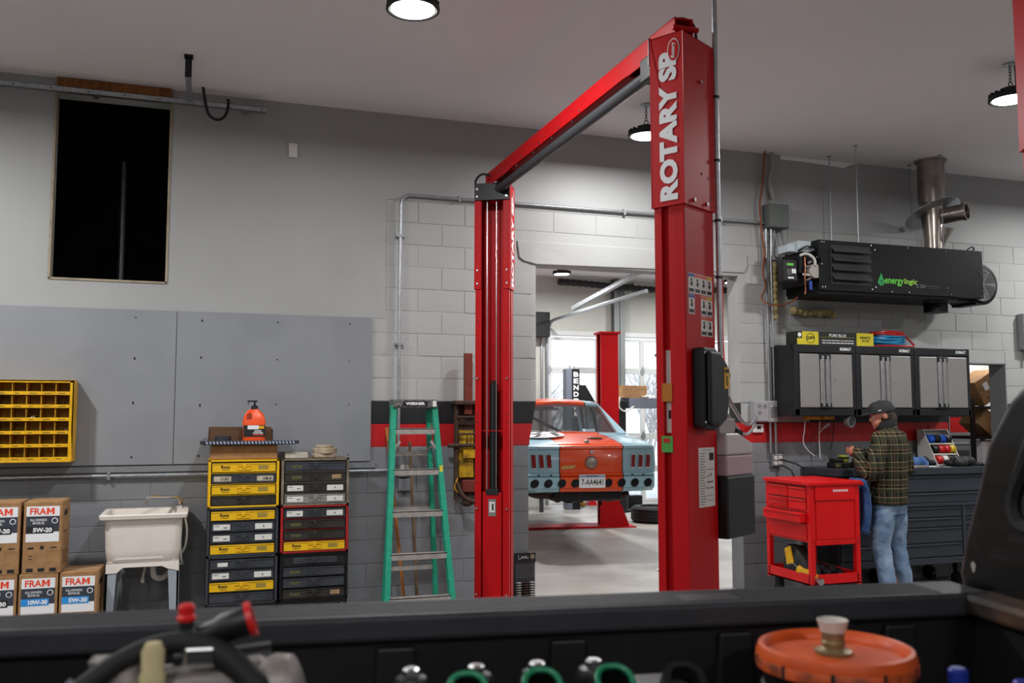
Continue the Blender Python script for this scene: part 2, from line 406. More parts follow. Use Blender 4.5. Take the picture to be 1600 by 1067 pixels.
# ------------------------------------------------------------------ the two-post lift
RC = Matrix(((0,0,1),(0,-1,0),(1,0,0)))      # lettering that climbs the +x side of a column: reads up, tops towards -y
RB = Matrix(((-1,0,0),(0,0,1),(0,1,0)))      # upright on the +y side of a column
lift = thing('two_post_lift', 'tall red two-post car lift with white lettering and overhead beam', 'car lift', (2.19, 5.35, 0), 0, 'red two-post lifts')
hw, hd, SZ, TOPZ = .135, .082, 2.60, 3.43
def column(parent, y, rz):
    c = MB()
    c.box(-hw, hw, hd-.008, hd, .012, TOPZ-.03)                                   # back
    for s in (-1, 1):
        x = lambda v: (min(s*v[0], s*v[1]), max(s*v[0], s*v[1]))
        c.box(*x((hw-.008, hw)), .0, hd, .012, TOPZ-.03)                             # rear half of the side
        c.box(*x((hw-.03, hw-.022)), -.045, .0, .012, TOPZ-.03)                      # recessed groove
        c.box(*x((hw-.03, hw)), -.004, .004, .012, TOPZ-.03); c.box(*x((hw-.03, hw)), -.049, -.041, .012, TOPZ-.03)
        c.box(*x((hw-.008, hw)), -hd, -.045, .012, TOPZ-.03)                         # front strip
        c.box(*x((hw-.05, hw)), -hd, -hd+.008, .012, TOPZ-.03)                       # lip
    c.box(-.22, .22, -.17, .2, 0, .014)                                              # base plate
    for s in (-1, 1): c.prism([(-.17, .014), (-.082, .014), (-.082, .12), (-.1, .12)], 'x', s*.12-.006, s*.12+.006)
    col = c.build('column', m_lred, parent, bevel=.002, loc=(0, y, 0), rz=rz)
    s_ = MB(); h2, d2 = hw+.009, hd+.009                                             # telescoping sleeve
    s_.box(-h2, h2, d2-.007, d2, SZ, TOPZ); s_.box(h2-.007, h2, -d2, d2, SZ, TOPZ); s_.box(-h2, -h2+.007, -d2, d2, SZ, TOPZ)
    s_.box(-h2, -h2+.055, -d2, -d2+.007, SZ, TOPZ); s_.box(h2-.055, h2, -d2, -d2+.007, SZ, TOPZ)
    s_.box(-h2, h2, -d2+.02, d2, TOPZ-.006, TOPZ)
    sl = s_.build('sleeve', m_lred, col, bevel=.002)
    pb = MB(); pb.box(-.14, .14, -d2-.012, -d2-.002, TOPZ-.125, TOPZ+.012)
    pb.build('top_plate', m_blkm, col, bevel=.003)
    bl = MB()
    for sx in (-1, 1):
        for z in (TOPZ-.035, TOPZ-.095): bl.cyl((sx*.118, -d2-.020, z), (sx*.118, -d2-.01, z), .010, n=8)
        for z in (SZ+.045, SZ+.15, 1.9, .9, .25): bl.cyl((sx*.118, -d2-.006, z), (sx*.118, -d2+.012, z), .008, n=8)
    for z in (SZ+.03,):
        for x in (-.06, .06): bl.cyl((x, d2-.002, z), (x, d2+.008, z), .010, n=8)
    bl.cyl((-.02, d2-.002, 3.22), (-.02, d2+.008, 3.22), .009, n=8)
    bl.build('bolt', m_steel, col, smooth=True, kind='stuff', label='bright bolt heads')
    hl = MB()
    for (x, z) in ((-.02, SZ+.17), (-.085, SZ+.16), (-.10, SZ+.06)): hl.cyl((x, d2-.001, z), (x, d2+.0012, z), .007, n=10)
    for sx in (-1, 1):
        for z in (2.35, 1.62, 1.56, 1.1): hl.cyl((sx*.118, -hd-.0012, z), (sx*.118, -hd+.001, z), .006, n=8)
    hl.build('punched_hole', m_ink, col, kind='stuff')
    # carriage, cylinder and cables inside the channel
    cr = MB(); cr.box(-.075, .075, -.07, .05, .16, 1.02); cr.box(-.1, .1, -.03, .05, .16, 1.02); cr.box(-.08, .08, -.105, -.06, .06, .2)
    cr.build('carriage', m_lred, col, bevel=.004)
    MB().cyl((0, -.02, 1.02), (0, -.02, 1.86), .033, n=20).cyl((0, -.02, 1.86), (0, -.02, 1.885), .02, n=12).build('hydraulic_cylinder', m_blk, col, smooth=True)
    MB().box(-.05, .05, -.075, -.03, 1.0, 1.045).build('rest_pad', m_rub, col, bevel=.004)
    for x in (-.045, .03): MB().cyl((x, -.058, 1.0), (x, -.058, TOPZ-.05), .005, n=6).build('steel_cable', m_steel, col, smooth=True)
    MB().box(-.03, .03, -.0725, -.0705, .84, .97).build('instruction_plate', m_steel, col)
    MB().box(-.022, .022, -.0738, -.0728, .87, .95).build('instruction_print', m_paper, col)
    MB().box(-.002, .012, -.0746, -.0740, .885, .935).build('instruction_mark', m_ink, col)
    MB().box(-.1, .1, -.06, .03, 1.49, 1.497).build('cross_tie', m_lred, col)
    # lettering on the side of the sleeve
    text('ROTARY SP', m_wht, col, (h2+.0012, .008, 2.985), RC, w=.72, h=.098, off=.055)
    lg = MB(); lg.lathe([(0,0),(.05,0),(.05,.0012),(0,.0012)], (h2+.0002, .042, 3.34), (1,0,0), n=28, sx=1.0, sy=1.0)
    for i, v in enumerate(lg.v): lg.v[i] = (v[0], .042+(v[1]-.042)*.66, 3.345+(v[2]-3.34)*1.15)
    ov = lg.build('oval_emblem', m_wht, col); l2 = MB()
    l2.lathe([(0,0),(.05,0),(.05,.0012),(0,.0012)], (0, 0, 0), (1,0,0), n=28)
    l2.v = [(h2+.0012+v[0], .042+v[1]*.58, 3.345+v[2]*1.04) for v in l2.v]; l2.build('emblem_field', m_lred, col)
    text('Rotary', m_wht, col, (h2+.0026, .042, 3.345), RC, w=.078, h=.026, off=.02, shear=.2)
    return col
near = column(lift, -1.50, rad(210))
far = column(lift, 1.50, rad(-30))
# overhead beam (open channel), shut-off bar, limit switch, hose loops
b = MB(); bx0, bx1, bz0, bz1 = -.05, .05, 3.438, 3.548
b.box(bx0, bx0+.008, -1.53, 1.58, bz0, bz1); b.box(bx1-.008, bx1, -1.53, 1.58, bz0, bz1); b.box(bx0, bx1, -1.53, 1.58, bz1-.008, bz1); b.box(bx0-.0, bx1, -1.0, 1.0, bz0, bz0+.008)
b.build('overhead_beam', m_lred, lift, bevel=.002)
b = MB()
for y in (-.35, .0, .35, .7):
    b.cyl((bx0-.004, y, 3.46), (bx0+.002, y, 3.46), .01, n=8); b.cyl((bx0-.004, y+.12, 3.43), (bx0+.002, y+.12, 3.43), .007, n=8)
b.build('beam_bolt', m_steel, lift, kind='stuff')
MB().cyl((-.0, -1.18, 3.395), (.0, 1.40, 3.395), .032, n=18).build('shut_off_bar', M('dark_grey_foam', (58,60,64), .55), lift, smooth=True)
for y in (-1.15, 1.40): MB().box(-.006, .006, y-.02, y+.02, 3.395, 3.45).build('bar_hanger', m_steel, lift)
MB().box(-.06, .06, -1.34, -1.17, 3.335, 3.46).build('limit_switch', m_blk, lift, bevel=.008)
MB().cyl((-.03, -1.36, 3.43), (-.03, -1.48, 3.445), .012, n=10).cyl((.01, -1.34, 3.30), (.01, -1.47, 3.31), .007, n=8).build('switch_rod', m_steel, lift, smooth=True)
MB().tube(catmull([(-.03,-1.44,3.53),(-.01,-1.45,3.565),(.03,-1.47,3.575),(.075,-1.49,3.54),(.09,-1.50,3.43)], 8), .007, 8).build('hose_loop', m_rub, lift, smooth=True)
MB().tube(catmull([(-.03,1.45,3.50),(-.10,1.50,3.53),(-.15,1.52,3.48),(-.15,1.52,3.40)], 8), .009, 8).build('hose_loop', m_rub, lift, smooth=True)
for y in (-1.52, 1.5):
    q = MB(); q.box(-.04, .04, y-.05, y+.05, TOPZ-.12, 3.44); q.cyl((-.07, y-.02, 3.49), (.07, y-.02, 3.49), .014, n=10); q.build('beam_bracket', m_lred, lift, bevel=.003)
# power unit cover on the back of the near column
cv = MB(); prof = [(.09,1.93),(-.03,1.93),(-.115,1.86),(-.12,1.66),(-.09,1.58),(-.02,1.545),(.09,1.56)]
cv.prism(prof, 'y', hd, hd+.065); cv.prism([(x*.86-.002, 1.74+(z-1.74)*.9) for x, z in prof], 'y', hd+.065, hd+.09)
pw = cv.build('power_unit_cover', m_blk, near, bevel=.014, seg=3)
MB().box(-.10, -.05, hd+.0902, hd+.092, 1.74, 1.84).build('warning_label', m_yel, pw)
MB().box(-.08, -.07, hd+.0922, hd+.093, 1.755, 1.80).box(-.095, -.055, hd+.0922, hd+.093, 1.815, 1.832).build('warning_mark', m_ink, pw)
for (x, z) in ((.078, 1.905), (.078, 1.585)): MB().cyl((x, hd+.06, z), (x, hd+.07, z), .007, n=8).build('screw', m_steel, pw)
# labels on the near column
def label_block(x0, x1, z0, z1, head, marks, seed):
    """a printed sheet on the +y side: paper, coloured head, dark marks"""
    rnd = random.Random(seed); y = hd+.0008
    p = MB().box(x0, x1, hd, y, z0, z1).build('printed_label', m_paper, near)
    if head: MB().box(x0+.002, x1-.002, y, y+.0006, z1-.018, z1-.002).build('label_head', head, p)
    g = MB()
    for (a, b_, c, d) in marks: g.box(x0+(x1-x0)*a, x0+(x1-x0)*b_, y, y+.0006, z0+(z1-z0)*c, z0+(z1-z0)*d)
    g.build('label_print', m_ink, p); return p
m_blue = M('blue_print', (34,64,150), .5); m_orp = M('orange_print', (206,70,34), .5)
fig = [(.1,.9,.06,.24), (.42,.58,.34,.62), (.36,.64,.62,.74), (.3,.4,.4,.58), (.6,.72,.42,.5)]
xs = .105
for r, n in enumerate((4, 4, 2)):
    for k in range(n):
        x1 = .108-.056*k if r < 2 else -.004-.056*k
        if r == 1 and k == 1: continue
        label_block(x1-.054, x1, 2.28-.098*r-.094, 2.28-.098*r, m_blue if k == 0 and r < 2 else (m_orp if k < 3 else m_yel), fig, r*5+k)
ln = [(.06, .06+random.uniform(.25, .4), .04+.045*k, .055+.045*k) for k in range(20)]
ln += [(.66,.92,.78,.9), (.55,.62,.5,.54), (.7,.8,.52,.56), (.5,.9,.4,.43), (.5,.62,.3,.33), (.7,.9,.3,.33), (.5,.9,.62,.635), (.5,.85,.18,.19), (.5,.9,.1,.11), (.2,.8,.955,.965)]
sh = label_block(-.108, .04, 1.19, 1.465, None, [], 3)
g = MB()
for (a, b_, c, d) in ln: g.box(.04-.148*b_, .04-.148*a, hd+.0009, hd+.0014, 1.19+.275*c, 1.19+.275*d)
g.build('small_print', m_grnk, sh)
MB().box(.04-.148*.94, .04-.148*.66, hd+.0009, hd+.0015, 1.405, 1.44).build('diagram', m_ink, sh)
gx = hw-.0218
for (z0, z1, mm) in ((1.76,1.92,m_paper), (1.535,1.68,m_paper)): MB().box(gx, gx+.001, -.04, -.005, z0, z1).build('serial_sticker', mm, near)
MB().box(gx+.001, gx+.002, -.03, -.012, 1.60, 1.64).build('bar_code', m_ink, near)
MB().box(gx, gx+.024, -.05, .004, 1.68, 1.765).build('packing_tape', M('brown_tape', (170,104,30), .35), near)
gs = MB().box(gx, gx+.024, -.055, .004, 1.445, 1.52).build('green_sticker', M('green_print', (70,150,62), .5), near)
MB().box(gx+.0241, gx+.025, -.045, -.01, 1.49, 1.51).build('sticker_mark', m_red, gs)
# motor, fluid tank and its holder on the far side of the near column
hb = MB(); hb.box(-.43, -.145, -.06, .13, 1.03, 1.325); hb.build('tank_holder', m_blk, near, bevel=.01)
m_tank = M('cloudy_plastic', (206,196,200), .35, alpha=1, trans=.25)
m_fluid = M('pinkish_fluid', (168,142,150), .3)
MB().box(-.425, -.15, -.055, .125, 1.325, 1.425).build('tank_fluid', m_fluid, near, bevel=.01)
tk = MB(); tk.box(-.427, -.148, -.057, .127, 1.425, 1.475); tk.prism([(-.427,1.475),(-.148,1.475),(-.148,1.53),(-.27,1.53)], 'y', -.057, .127)
tank = tk.build('tank', m_tank, near, bevel=.012, seg=3)
MB().cyl((-.365,.05,1.485), (-.39,.06,1.53), .022, n=14).cyl((-.386,.059,1.52), (-.394,.062,1.54), .026, n=14).build('cap', m_blk, tank, smooth=True)
MB().box(-.31, -.15, -.04, .09, 1.53, 1.60).box(-.295, -.16, -.03, .06, 1.60, 1.64).build('pump_block', M('clear_grey_plastic', (168,160,160), .3, trans=.3), near, bevel=.006)
MB().box(-.27, -.15, -.03, .07, 1.645, 1.80).build('switch_box', m_lred, near, bevel=.006)
MB().box(-.26, -.18, .0705, .073, 1.66, 1.75).build('switch_label', M('pale_blue_label', (120,178,196), .5), near)
mt = MB(); mt.cyl((-.325,-.02,1.64), (-.325,-.02,1.82), .05, n=20); mt.lathe([(.05,0),(.03,.02),(0,.022)], (-.325,-.02,1.82), n=20); mt.build('motor', M('grey_enamel', (126,128,130), .4, .3), near, smooth=True)
MB().cyl((-.25,.02,1.80), (-.25,.09,1.82), .018, n=12).cyl((-.23,.06,1.81), (-.30,.06,1.81), .014, n=12).build('valve', m_blk, near, smooth=True)
# conduit strapped to the column, running up to the ceiling
ct = MB(); ct.cyl((-.168,.092,1.90), (-.168,.092,CEIL), .0135, n=12)
cdt = ct.build('conduit', m_galv, near, smooth=True)
MB().tube(catmull([(-.16,.03,3.20),(-.175,.02,2.9),(-.17,.02,2.5),(-.16,.03,2.1),(-.15,.03,1.9)], 6), .008, 8).build('cord', M('grey_cord', (96,98,100), .5), near, smooth=True)
for z in (3.18, 2.86, 2.56, 2.28): MB().cyl((-.168,.092,z), (-.168,.092,z+.012), .018, n=12).box(-.20, -.14, .087, .093, z, z+.008).build('cable_tie', m_blk, near)
# the second lift, whose far column shows at the right edge of the picture
lift2 = copy_tree(lift); lift2.location = (2.97, .92, 0)
lift2['label'] = 'red lift column cut off by the right edge of the photo'
# ------------------------------------------------------------------ left half of the wall
m_ply = M('plywood_grey_paint', (130,133,138), .55, var=.05, scale=2.5, bump=.06, bscale=25)
for i, (a, b_, lb) in enumerate(((-2.6, -.181, 'grey painted plywood sheet behind the yellow bin unit'), (-.177, 1.32, 'grey painted plywood sheet above the drawer racks'))):
    o = struct(MB().box(a, b_, WY-.018, WY-.0075, 1.245, 2.41).build('trim_%d' % (4+i), m_ply, bevel=.002), lb)
    s_ = MB()
    for x in (.12, .5, .88):
        for z in (1.3, 1.7, 2.05, 2.35): s_.cyl((a+(b_-a)*x, WY-.0195, z+random.uniform(-.02,.02)), (a+(b_-a)*x, WY-.017, z), .006, n=8)
    s_.build('screw_head', m_ink, o, kind='stuff')
struct(MB().box(-5, 1.36, WY-.012, WY+.01, 1.19, 1.235).build('trim_6', m_dark, bevel=.002), 'grey ledge under the plywood')
# horizontal conduit under the plywood
def pipe(name, pts, r, label, mat=m_galv, cat='conduit', clips=(), n=10, up=True):
    t = thing(name, label, cat, (0, 0, 0)) if clips else None
    o = MB().tube(pts, r, n).build('tube' if t else name, mat, t, smooth=True)
    for (x, z, v) in clips:
        c = MB()
        if v: c.box(x-r*2.6, x+r*2.6, WY-.03-r*1.15, WY-.0, z-.01, z+.01)
        else: c.box(x-.01, x+.01, WY-.03-r*1.15, WY-.0, z-r*2.0, z+r*2.0)
        c.build('pipe_clip', mat, t)
    if not t: tag(o, label, cat)
    return t or o
pipe('conduit_pipe', [(-3, WY-.03, 1.168), (1.50, WY-.03, 1.168)], .0135, 'long horizontal grey conduit running under the plywood', clips=((-.62, 1.168, 0), (-1.9, 1.168, 0)))
arc = [(1.545+.09*(1-math.cos(a)), WY-.03, 3.36+.09*math.sin(a)) for a in [PI/2*k/6 for k in range(7)]]
pipe('conduit_pipe', [(1.545, WY-.03, 1.33)]+arc+[(5.08, WY-.03, 3.45)], .0135, 'conduit bending from the ladder outlet along the top of the blocks', clips=((1.545, 3.1, 1), (1.545, 2.2, 1), (2.05, 3.45, 0), (3.6, 3.45, 0), (4.6, 3.45, 0)))
def outlet(x, z, label):
    t = thing('outlet_box', label, 'outlet', (x, WY-.0, z))
    MB().box(-.058, .058, -.05, -.001, -.058, .058).build('box', m_galv, t, bevel=.006)
    for sx in (-.026, .026):
        for sz in (-.025, .025):
            r = MB().prism(rrect(sx, sz, .036, .034, .012), 'y', -.056, -.05).build('receptacle', m_paper, t)
            MB().box(sx-.009, sx-.006, -.0568, -.0562, sz-.002, sz+.009).box(sx+.006, sx+.009, -.0568, -.0562, sz-.002, sz+.009).build('slot', m_ink, r)
    return t
outlet(1.60, 1.17, 'galvanised outlet box on the wall behind the ladder')
tag(MB().box(1.545, 1.66, WY-.05, WY, 1.0, 1.10).build('junction_box', m_dark, bevel=.008), 'grey painted box on the wall under the ladder outlet', 'box')
sp = thing('blank_plate', 'small white blank plate high on the grey wall', 'wall plate', tuple(atY(458, 235, WY-.012)))
MB().box(-.035, .035, -.006, .005, -.057, .057).build('plate', m_paper, sp, bevel=.003)
MB().cyl((0,-.008,.04), (0,-.005,.04), .004, n=8).cyl((0,-.008,-.04), (0,-.005,-.04), .004, n=8).build('screw', m_steel, sp)
# strut rail, hook, hanger and board at the high opening
tr = thing('strut_rail', 'galvanised strut rail fixed across the high dark opening', 'rail', (0, 0, 0))
q = MB(); yr = WY-.10
q.box(-3.2, .437, yr-.02, yr-.017, 4.00, 4.042); q.box(-3.2, .437, yr-.02, yr+.02, 4.039, 4.042); q.box(-3.2, .437, yr-.02, yr+.02, 4.0, 4.003)
q.build('channel', m_galv, tr)
q = MB()
for k in range(14): q.box(.40-k*.25, .412-k*.25, yr-.0208, yr-.0198, 4.017, 4.025)
q.build('slot', m_ink, tr, kind='stuff')
for x in (-2.6, -.8, .3): MB().box(x-.02, x+.02, yr+.02, WY-.005, 4.005, 4.035).build('stand_off', m_galv, tr)
hg = thing('ceiling_hanger', 'dark angle hanger dropping from the ceiling above the rail', 'bracket', (0, 0, 0))
pt = atZ(295, 88, CEIL); pb = atY(297, 148, yr)
a_ = MB(); a_.beam(pt, (pt.x, pt.y, 3.99), .045, .006, up=(0,1,0)); a_.build('strap', m_alu, hg)
a_ = MB(); a_.beam((pt.x, pt.y+.01, 4.01), (pb.x, yr-.02, 4.03), .04, .005); a_.build('arm', m_galv, hg)
MB().box(pt.x-.03, pt.x+.03, pt.y-.04, pt.y+.04, CEIL-.008, CEIL).build('foot', m_alu, hg)
hp = [atY(x, y, yr-.045) for x, y in ((317,134),(321,160),(326,178),(338,187),(350,183),(356,170),(357,154))]
jh = thing('strap_hook', 'black curved strap hook hanging from the end of the strut rail', 'hook')
MB().tube(catmull(hp, 6), .011, 6).build('strap', m_blk, jh, smooth=True)
pj = atY(357, 155, yr-.03); MB().cyl((pj.x, yr-.05, pj.z), (pj.x, yr, pj.z), .012, n=8).build('bolt', m_steel, jh)
tag(MB().box(-1.07, -.265, WY-.04, WY-.0065, 4.05, 4.135).build('wood_board', M('stained_board', (150,92,38), .6, scale=5, col2=(110,64,24), stretch=(10,1,1)), bevel=.002), 'orange-brown board above the high dark opening', 'board')

# ------------------------------------------------------------------ yellow bin unit
bn = thing('bin_unit', 'yellow metal pigeonhole bin unit hung on the plywood', 'shelf unit', (-.85, 7.205, 1.285))
W_, H_, D_ = .972, .58, .20
q = MB(); q.box(-W_, 0, D_-.004, D_, 0, H_); q.box(-W_, 0, 0, D_, H_-.012, H_); q.box(-W_, 0, 0, D_, 0, .012); q.box(-.012, 0, 0, D_, 0, H_); q.box(-W_, -W_+.012, 0, D_, 0, H_); q.box(-.028, 0, 0, .012, 0, H_); q.box(-W_, 0, 0, .012, H_-.02, H_)
q.build('case', m_yel, bn, bevel=.002)
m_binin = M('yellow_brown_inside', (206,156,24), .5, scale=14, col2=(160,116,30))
for r in range(6):
    z = .012+r*.0925
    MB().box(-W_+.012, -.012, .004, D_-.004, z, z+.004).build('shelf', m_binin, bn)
    MB().box(-W_+.012, -.028, .0, .004, z, z+.024).build('label_strip', m_yel, bn)
    g = MB()
    for k in range(10): g.box(-W_+.03+k*.0935, -W_+.03+k*.0935+random.uniform(.025,.05), -.0008, 0, z+.007, z+.014)
    g.build('strip_writing', M('faded_ink', (120,100,30), .7), bn, kind='stuff')
for k in range(1, 10):
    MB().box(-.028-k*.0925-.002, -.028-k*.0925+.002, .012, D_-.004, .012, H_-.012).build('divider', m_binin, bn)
def small_parts(col, row, mat, n, label):
    g = MB()
    for i in range(n):
        c = Vector((-.028-col*.0925-.046+random.uniform(-.025,.025), .03+random.uniform(0,.06), .022+row*.0925+random.uniform(0,.02)))
        a = Vector((random.uniform(-1,1), random.uniform(-1,1), random.uniform(-.3,.8))).normalized()*.017
        g.cyl(c-a, c+a, .006, n=6)
    o = g.build('small_hardware', mat, loc=(-.85, 7.205, 1.285), smooth=True); o['kind'] = 'stuff'; tag(o, label, 'hardware')
small_parts(0, 2, m_steel, 8, 'bright fittings in the end bin of the yellow unit'); small_parts(0, 4, m_blkm, 7, 'dark fittings in the upper end bin of the yellow unit')
small_parts(2, 3, m_steel, 9, 'silver clamps piled in a middle bin of the yellow unit'); small_parts(4, 2, m_steel, 8, 'silver fittings in a bin at the photo edge'); small_parts(3, 2, m_blkm, 7, 'black fittings low in the yellow bin unit'); small_parts(4, 4, m_blkm, 8, 'black fittings in an upper bin at the photo edge')

# ------------------------------------------------------------------ boxes of motor oil on a pallet
pal = thing('pallet', 'low wooden pallet under the oil boxes', 'pallet', (-.85, 6.98, 0))
for y in (-.2, -.07, .07, .2): MB().box(-.62, .24, y-.04, y+.04, .085, .1).build('slat', m_wood, pal)
for x in (-.58, -.19, .2): MB().box(x-.04, x+.04, -.24, .24, 0, .085).build('runner', m_wood, pal)
m_navy = M('slate_print', (52,56,68), .5); m_frm = M('orange_red_print', (226,62,28), .5); m_cyan = M('blue_band', (40,140,214), .5)
def oil_box(x, z, grade, band_m, label, h=.47, rz=0):
    w, d = .232, .30
    t = thing('oil_box', label, 'box', (x, 6.83, z), rz, 'motor oil boxes')
    b = MB(); b.box(-w/2, w/2, 0, d, 0, h); body = b.build('carton', m_card, t, bevel=.004)
    MB().box(-w/2-.001, w/2+.001, d*.42, d*.58, h, h+.001).build('sealing_tape', M('clear_tape', (176,150,112), .25), t)
    MB().box(-w/2, w/2, d*.495, d*.505, h-.001, h+.0006).build('flap_gap', m_ink, t)
    lb = MB().box(-w/2+.016, w/2-.016, -.0012, 0, h*.44, h-.03).build('label', m_wht, t)
    MB().box(-w/2+.016, w/2-.016, -.002, -.0012, h*.58, h-.095).build('dark_panel', m_navy, lb)
    text('FRA', m_frm, lb, (-.030, -.0015, h-.062), w=.098, h=.044, off=.025)
    mz, mx_ = h-.084, .0215                                 # the M drawn as a solid letter
    mg = MB(); mp_ = [(0,0),(.013,0),(.013,.026),(.0235,.006),(.034,.026),(.034,0),(.047,0),(.047,.044),(.034,.044),(.0235,.023),(.013,.044),(0,.044)]
    for tri in ((0,1,2,10,11), (2,3,9,10), (3,4,8,9), (4,5,6,7,8)): mg.add([(mx_+mp_[i][0], -.0021, mz+mp_[i][1]) for i in tri], [tuple(range(len(tri)))])
    mg.build('lettering', m_frm, lb)
    text('FULL SYNTHETIC\nMOTOR OIL', m_wht, lb, (-.025, -.0022, h-.13), w=.10, h=.035, off=.02)
    MB().lathe([(.0,0),(.019,0),(.019,.001),(0,.001)], (.072, -.0022, h-.125), (0,-1,0), n=18).build('seal', m_wht, lb)
    MB().lathe([(.0,0),(.014,0),(.014,.001),(0,.001)], (.072, -.0032, h-.125), (0,-1,0), n=18).build('seal_centre', m_navy, lb)
    MB().box(-w/2+.016, w/2-.05, -.0028, -.002, h*.56, h*.56+.045).build('grade_band', band_m, lb)
    text(grade, m_wht, lb, (.0, -.003, h*.56+.022), w=.115, h=.03, off=.05)
    g = MB(); g.cyl((0, -.001, h*.36), (0, .001, h*.36), .013, n=14); g.box(-.085, -.05, -.001, 0, h*.34, h*.365); g.box(.05, .09, -.001, 0, h*.35, h*.365)
    for k in range(2): g.box(-.08, -.055, -.001, 0, h*.24-.02*k, h*.25-.02*k)
    for x_ in (-.07, 0, .07): g.box(x_-.02, x_+.02, -.001, 0, .012, .035)
    for k in range(5): g.box(w/2-.0002, w/2+.0008, .05, .24-.03*(k % 3), .05+.02*k, .056+.02*k)
    g.box(w/2-.0002, w/2+.0008, .08, .2, h*.78, h*.86); g.box(w/2-.0002, w/2+.0008, .06, .2, h*.55, h*.565)
    g.build('carton_print', m_ink, t, kind='stuff')
    return t
oil_box(-1.22, .1, '5W-30', m_ink, 'lower oil box with black grade band, cut by the photo edge')
oil_box(-.977, .1, '10W-30', m_cyan, 'lower oil box marked 10W-30 with a blue band')
oil_box(-.735, .1, '5W-30', m_cyan, 'lower oil box at the end with a blue 5W-30 band', rz=rad(-3))
oil_box(-1.215, .571, '5W-20', m_ink, 'upper oil box with black grade band, cut by the photo edge')
oil_box(-.965, .571, '5W-20', m_ink, 'upper oil box marked 5W-20 with its whole front in view', rz=rad(-2))

# ------------------------------------------------------------------ laundry sink
sk = thing('utility_sink', 'white plastic laundry sink on grey legs against the block wall', 'sink', (-.345, 6.88, 0))
m_sink = M('white_sink_plastic', (222,214,206), .4, var=.03, scale=6)
def rr(cx, cy, w, d, r, z): return [(x, y, z) for x, y in rrect(cx, cy, w, d, r, 5)]
q = MB(); cy = .26
q.loft([rr(0,cy,.44,.40,.07,.585), rr(0,cy,.47,.42,.07,.60), rr(0,cy,.49,.445,.06,.68), rr(0,cy,.505,.46,.05,.895), rr(0,cy,.565,.52,.02,.90), rr(0,cy,.575,.53,.02,.925), rr(0,cy,.56,.515,.02,.93),
        rr(-.02,cy-.02,.46,.42,.05,.93), rr(-.02,cy-.02,.45,.41,.05,.90), rr(-.02,cy-.02,.43,.39,.07,.62), rr(-.02,cy-.02,.3,.3,.1,.605)])
q.build('basin', m_sink, sk, smooth=True)
q = MB(); q.prism([(-.235,.60),(-.235,.53),(-.165,.53),(-.125,.565),(.125,.565),(.165,.545),(.235,.53),(.235,.60)], 'y', .05, .07)
q.prism([(-.235,.60),(-.235,.53),(-.165,.53),(-.125,.565),(.125,.565),(.165,.545),(.235,.53),(.235,.60)], 'y', .44, .46)
q.box(-.235, -.215, .05, .46, .53, .60); q.box(.215, .235, .05, .46, .53, .60); q.build('skirt', m_sink, sk, bevel=.004)
m_leg = M('grey_sink_leg', (150,158,168), .45)
for sx in (-1, 1):
    for y in (.055, .455):
        g = MB(); s2 = 1 if y < .2 else -1
        g.loft([[(sx*.235, y, .56), (sx*.165, y, .56), (sx*.165, y+s2*.012, .56), (sx*.235, y+s2*.012, .56)], [(sx*.24, y, 0), (sx*.195, y, 0), (sx*.195, y+s2*.012, 0), (sx*.24, y+s2*.012, 0)]])
        g.loft([[(sx*.235, y, .56), (sx*.223, y, .56), (sx*.223, y+s2*.07, .56), (sx*.235, y+s2*.07, .56)], [(sx*.24, y, 0), (sx*.228, y, 0), (sx*.228, y+s2*.05, 0), (sx*.24, y+s2*.05, 0)]])
        g.build('leg', m_leg, sk)
fc = MB(); fc.box(.17, .25, .36, .46, .93, .955); fc.cyl((.23,.42,.95), (.23,.42,1.0), .016, n=12)
fb = fc.build('faucet', m_chrome, sk, bevel=.006)
MB().tube(catmull([(.22,.42,.985),(.20,.41,1.01),(.10,.37,1.02),(.02,.32,1.025),(.0,.31,1.0),(-.005,.305,.965)], 6), .010, 10).build('spout', m_chrome, fb, smooth=True)
MB().box(.225, .24, .36, .40, .965, .985).build('lever', M('brown_lever', (130,90,64), .5), fb, bevel=.004)
m_hose = M('white_hose', (206,202,192), .45)
for pts in ([(.24,.40,.91),(.235,.38,.75),(.245,.36,.58),(.255,.4,.52),(.23,.45,.52)], [(.25,.40,.91),(.28,.36,.78),(.27,.36,.65),(.22,.4,.57),(.13,.44,.54)]):
    MB().tube(catmull(pts, 6), .008, 8).build('hose', m_hose, sk, smooth=True)
MB().tube(catmull([(.06,.26,.60),(.06,.26,.52),(.07,.28,.46),(.12,.32,.44),(.16,.38,.47),(.16,.52,.48)], 6), .021, 12).build('drain_pipe', m_sink, sk, smooth=True)
MB().tube(catmull([(.02,.3,.56),(.0,.28,.5),(-.01,.28,.44)], 5), .009, 8).cyl((-.01,.28,.45), (-.01,.28,.42), .014, n=10).build('spare_hose', m_hose, sk, smooth=True)
MB().tube([(.24,.53,.50),(.2,.50,.50),(.15,.50,.50)], .007, 8).build('copper_stub', m_copper, sk, smooth=True)

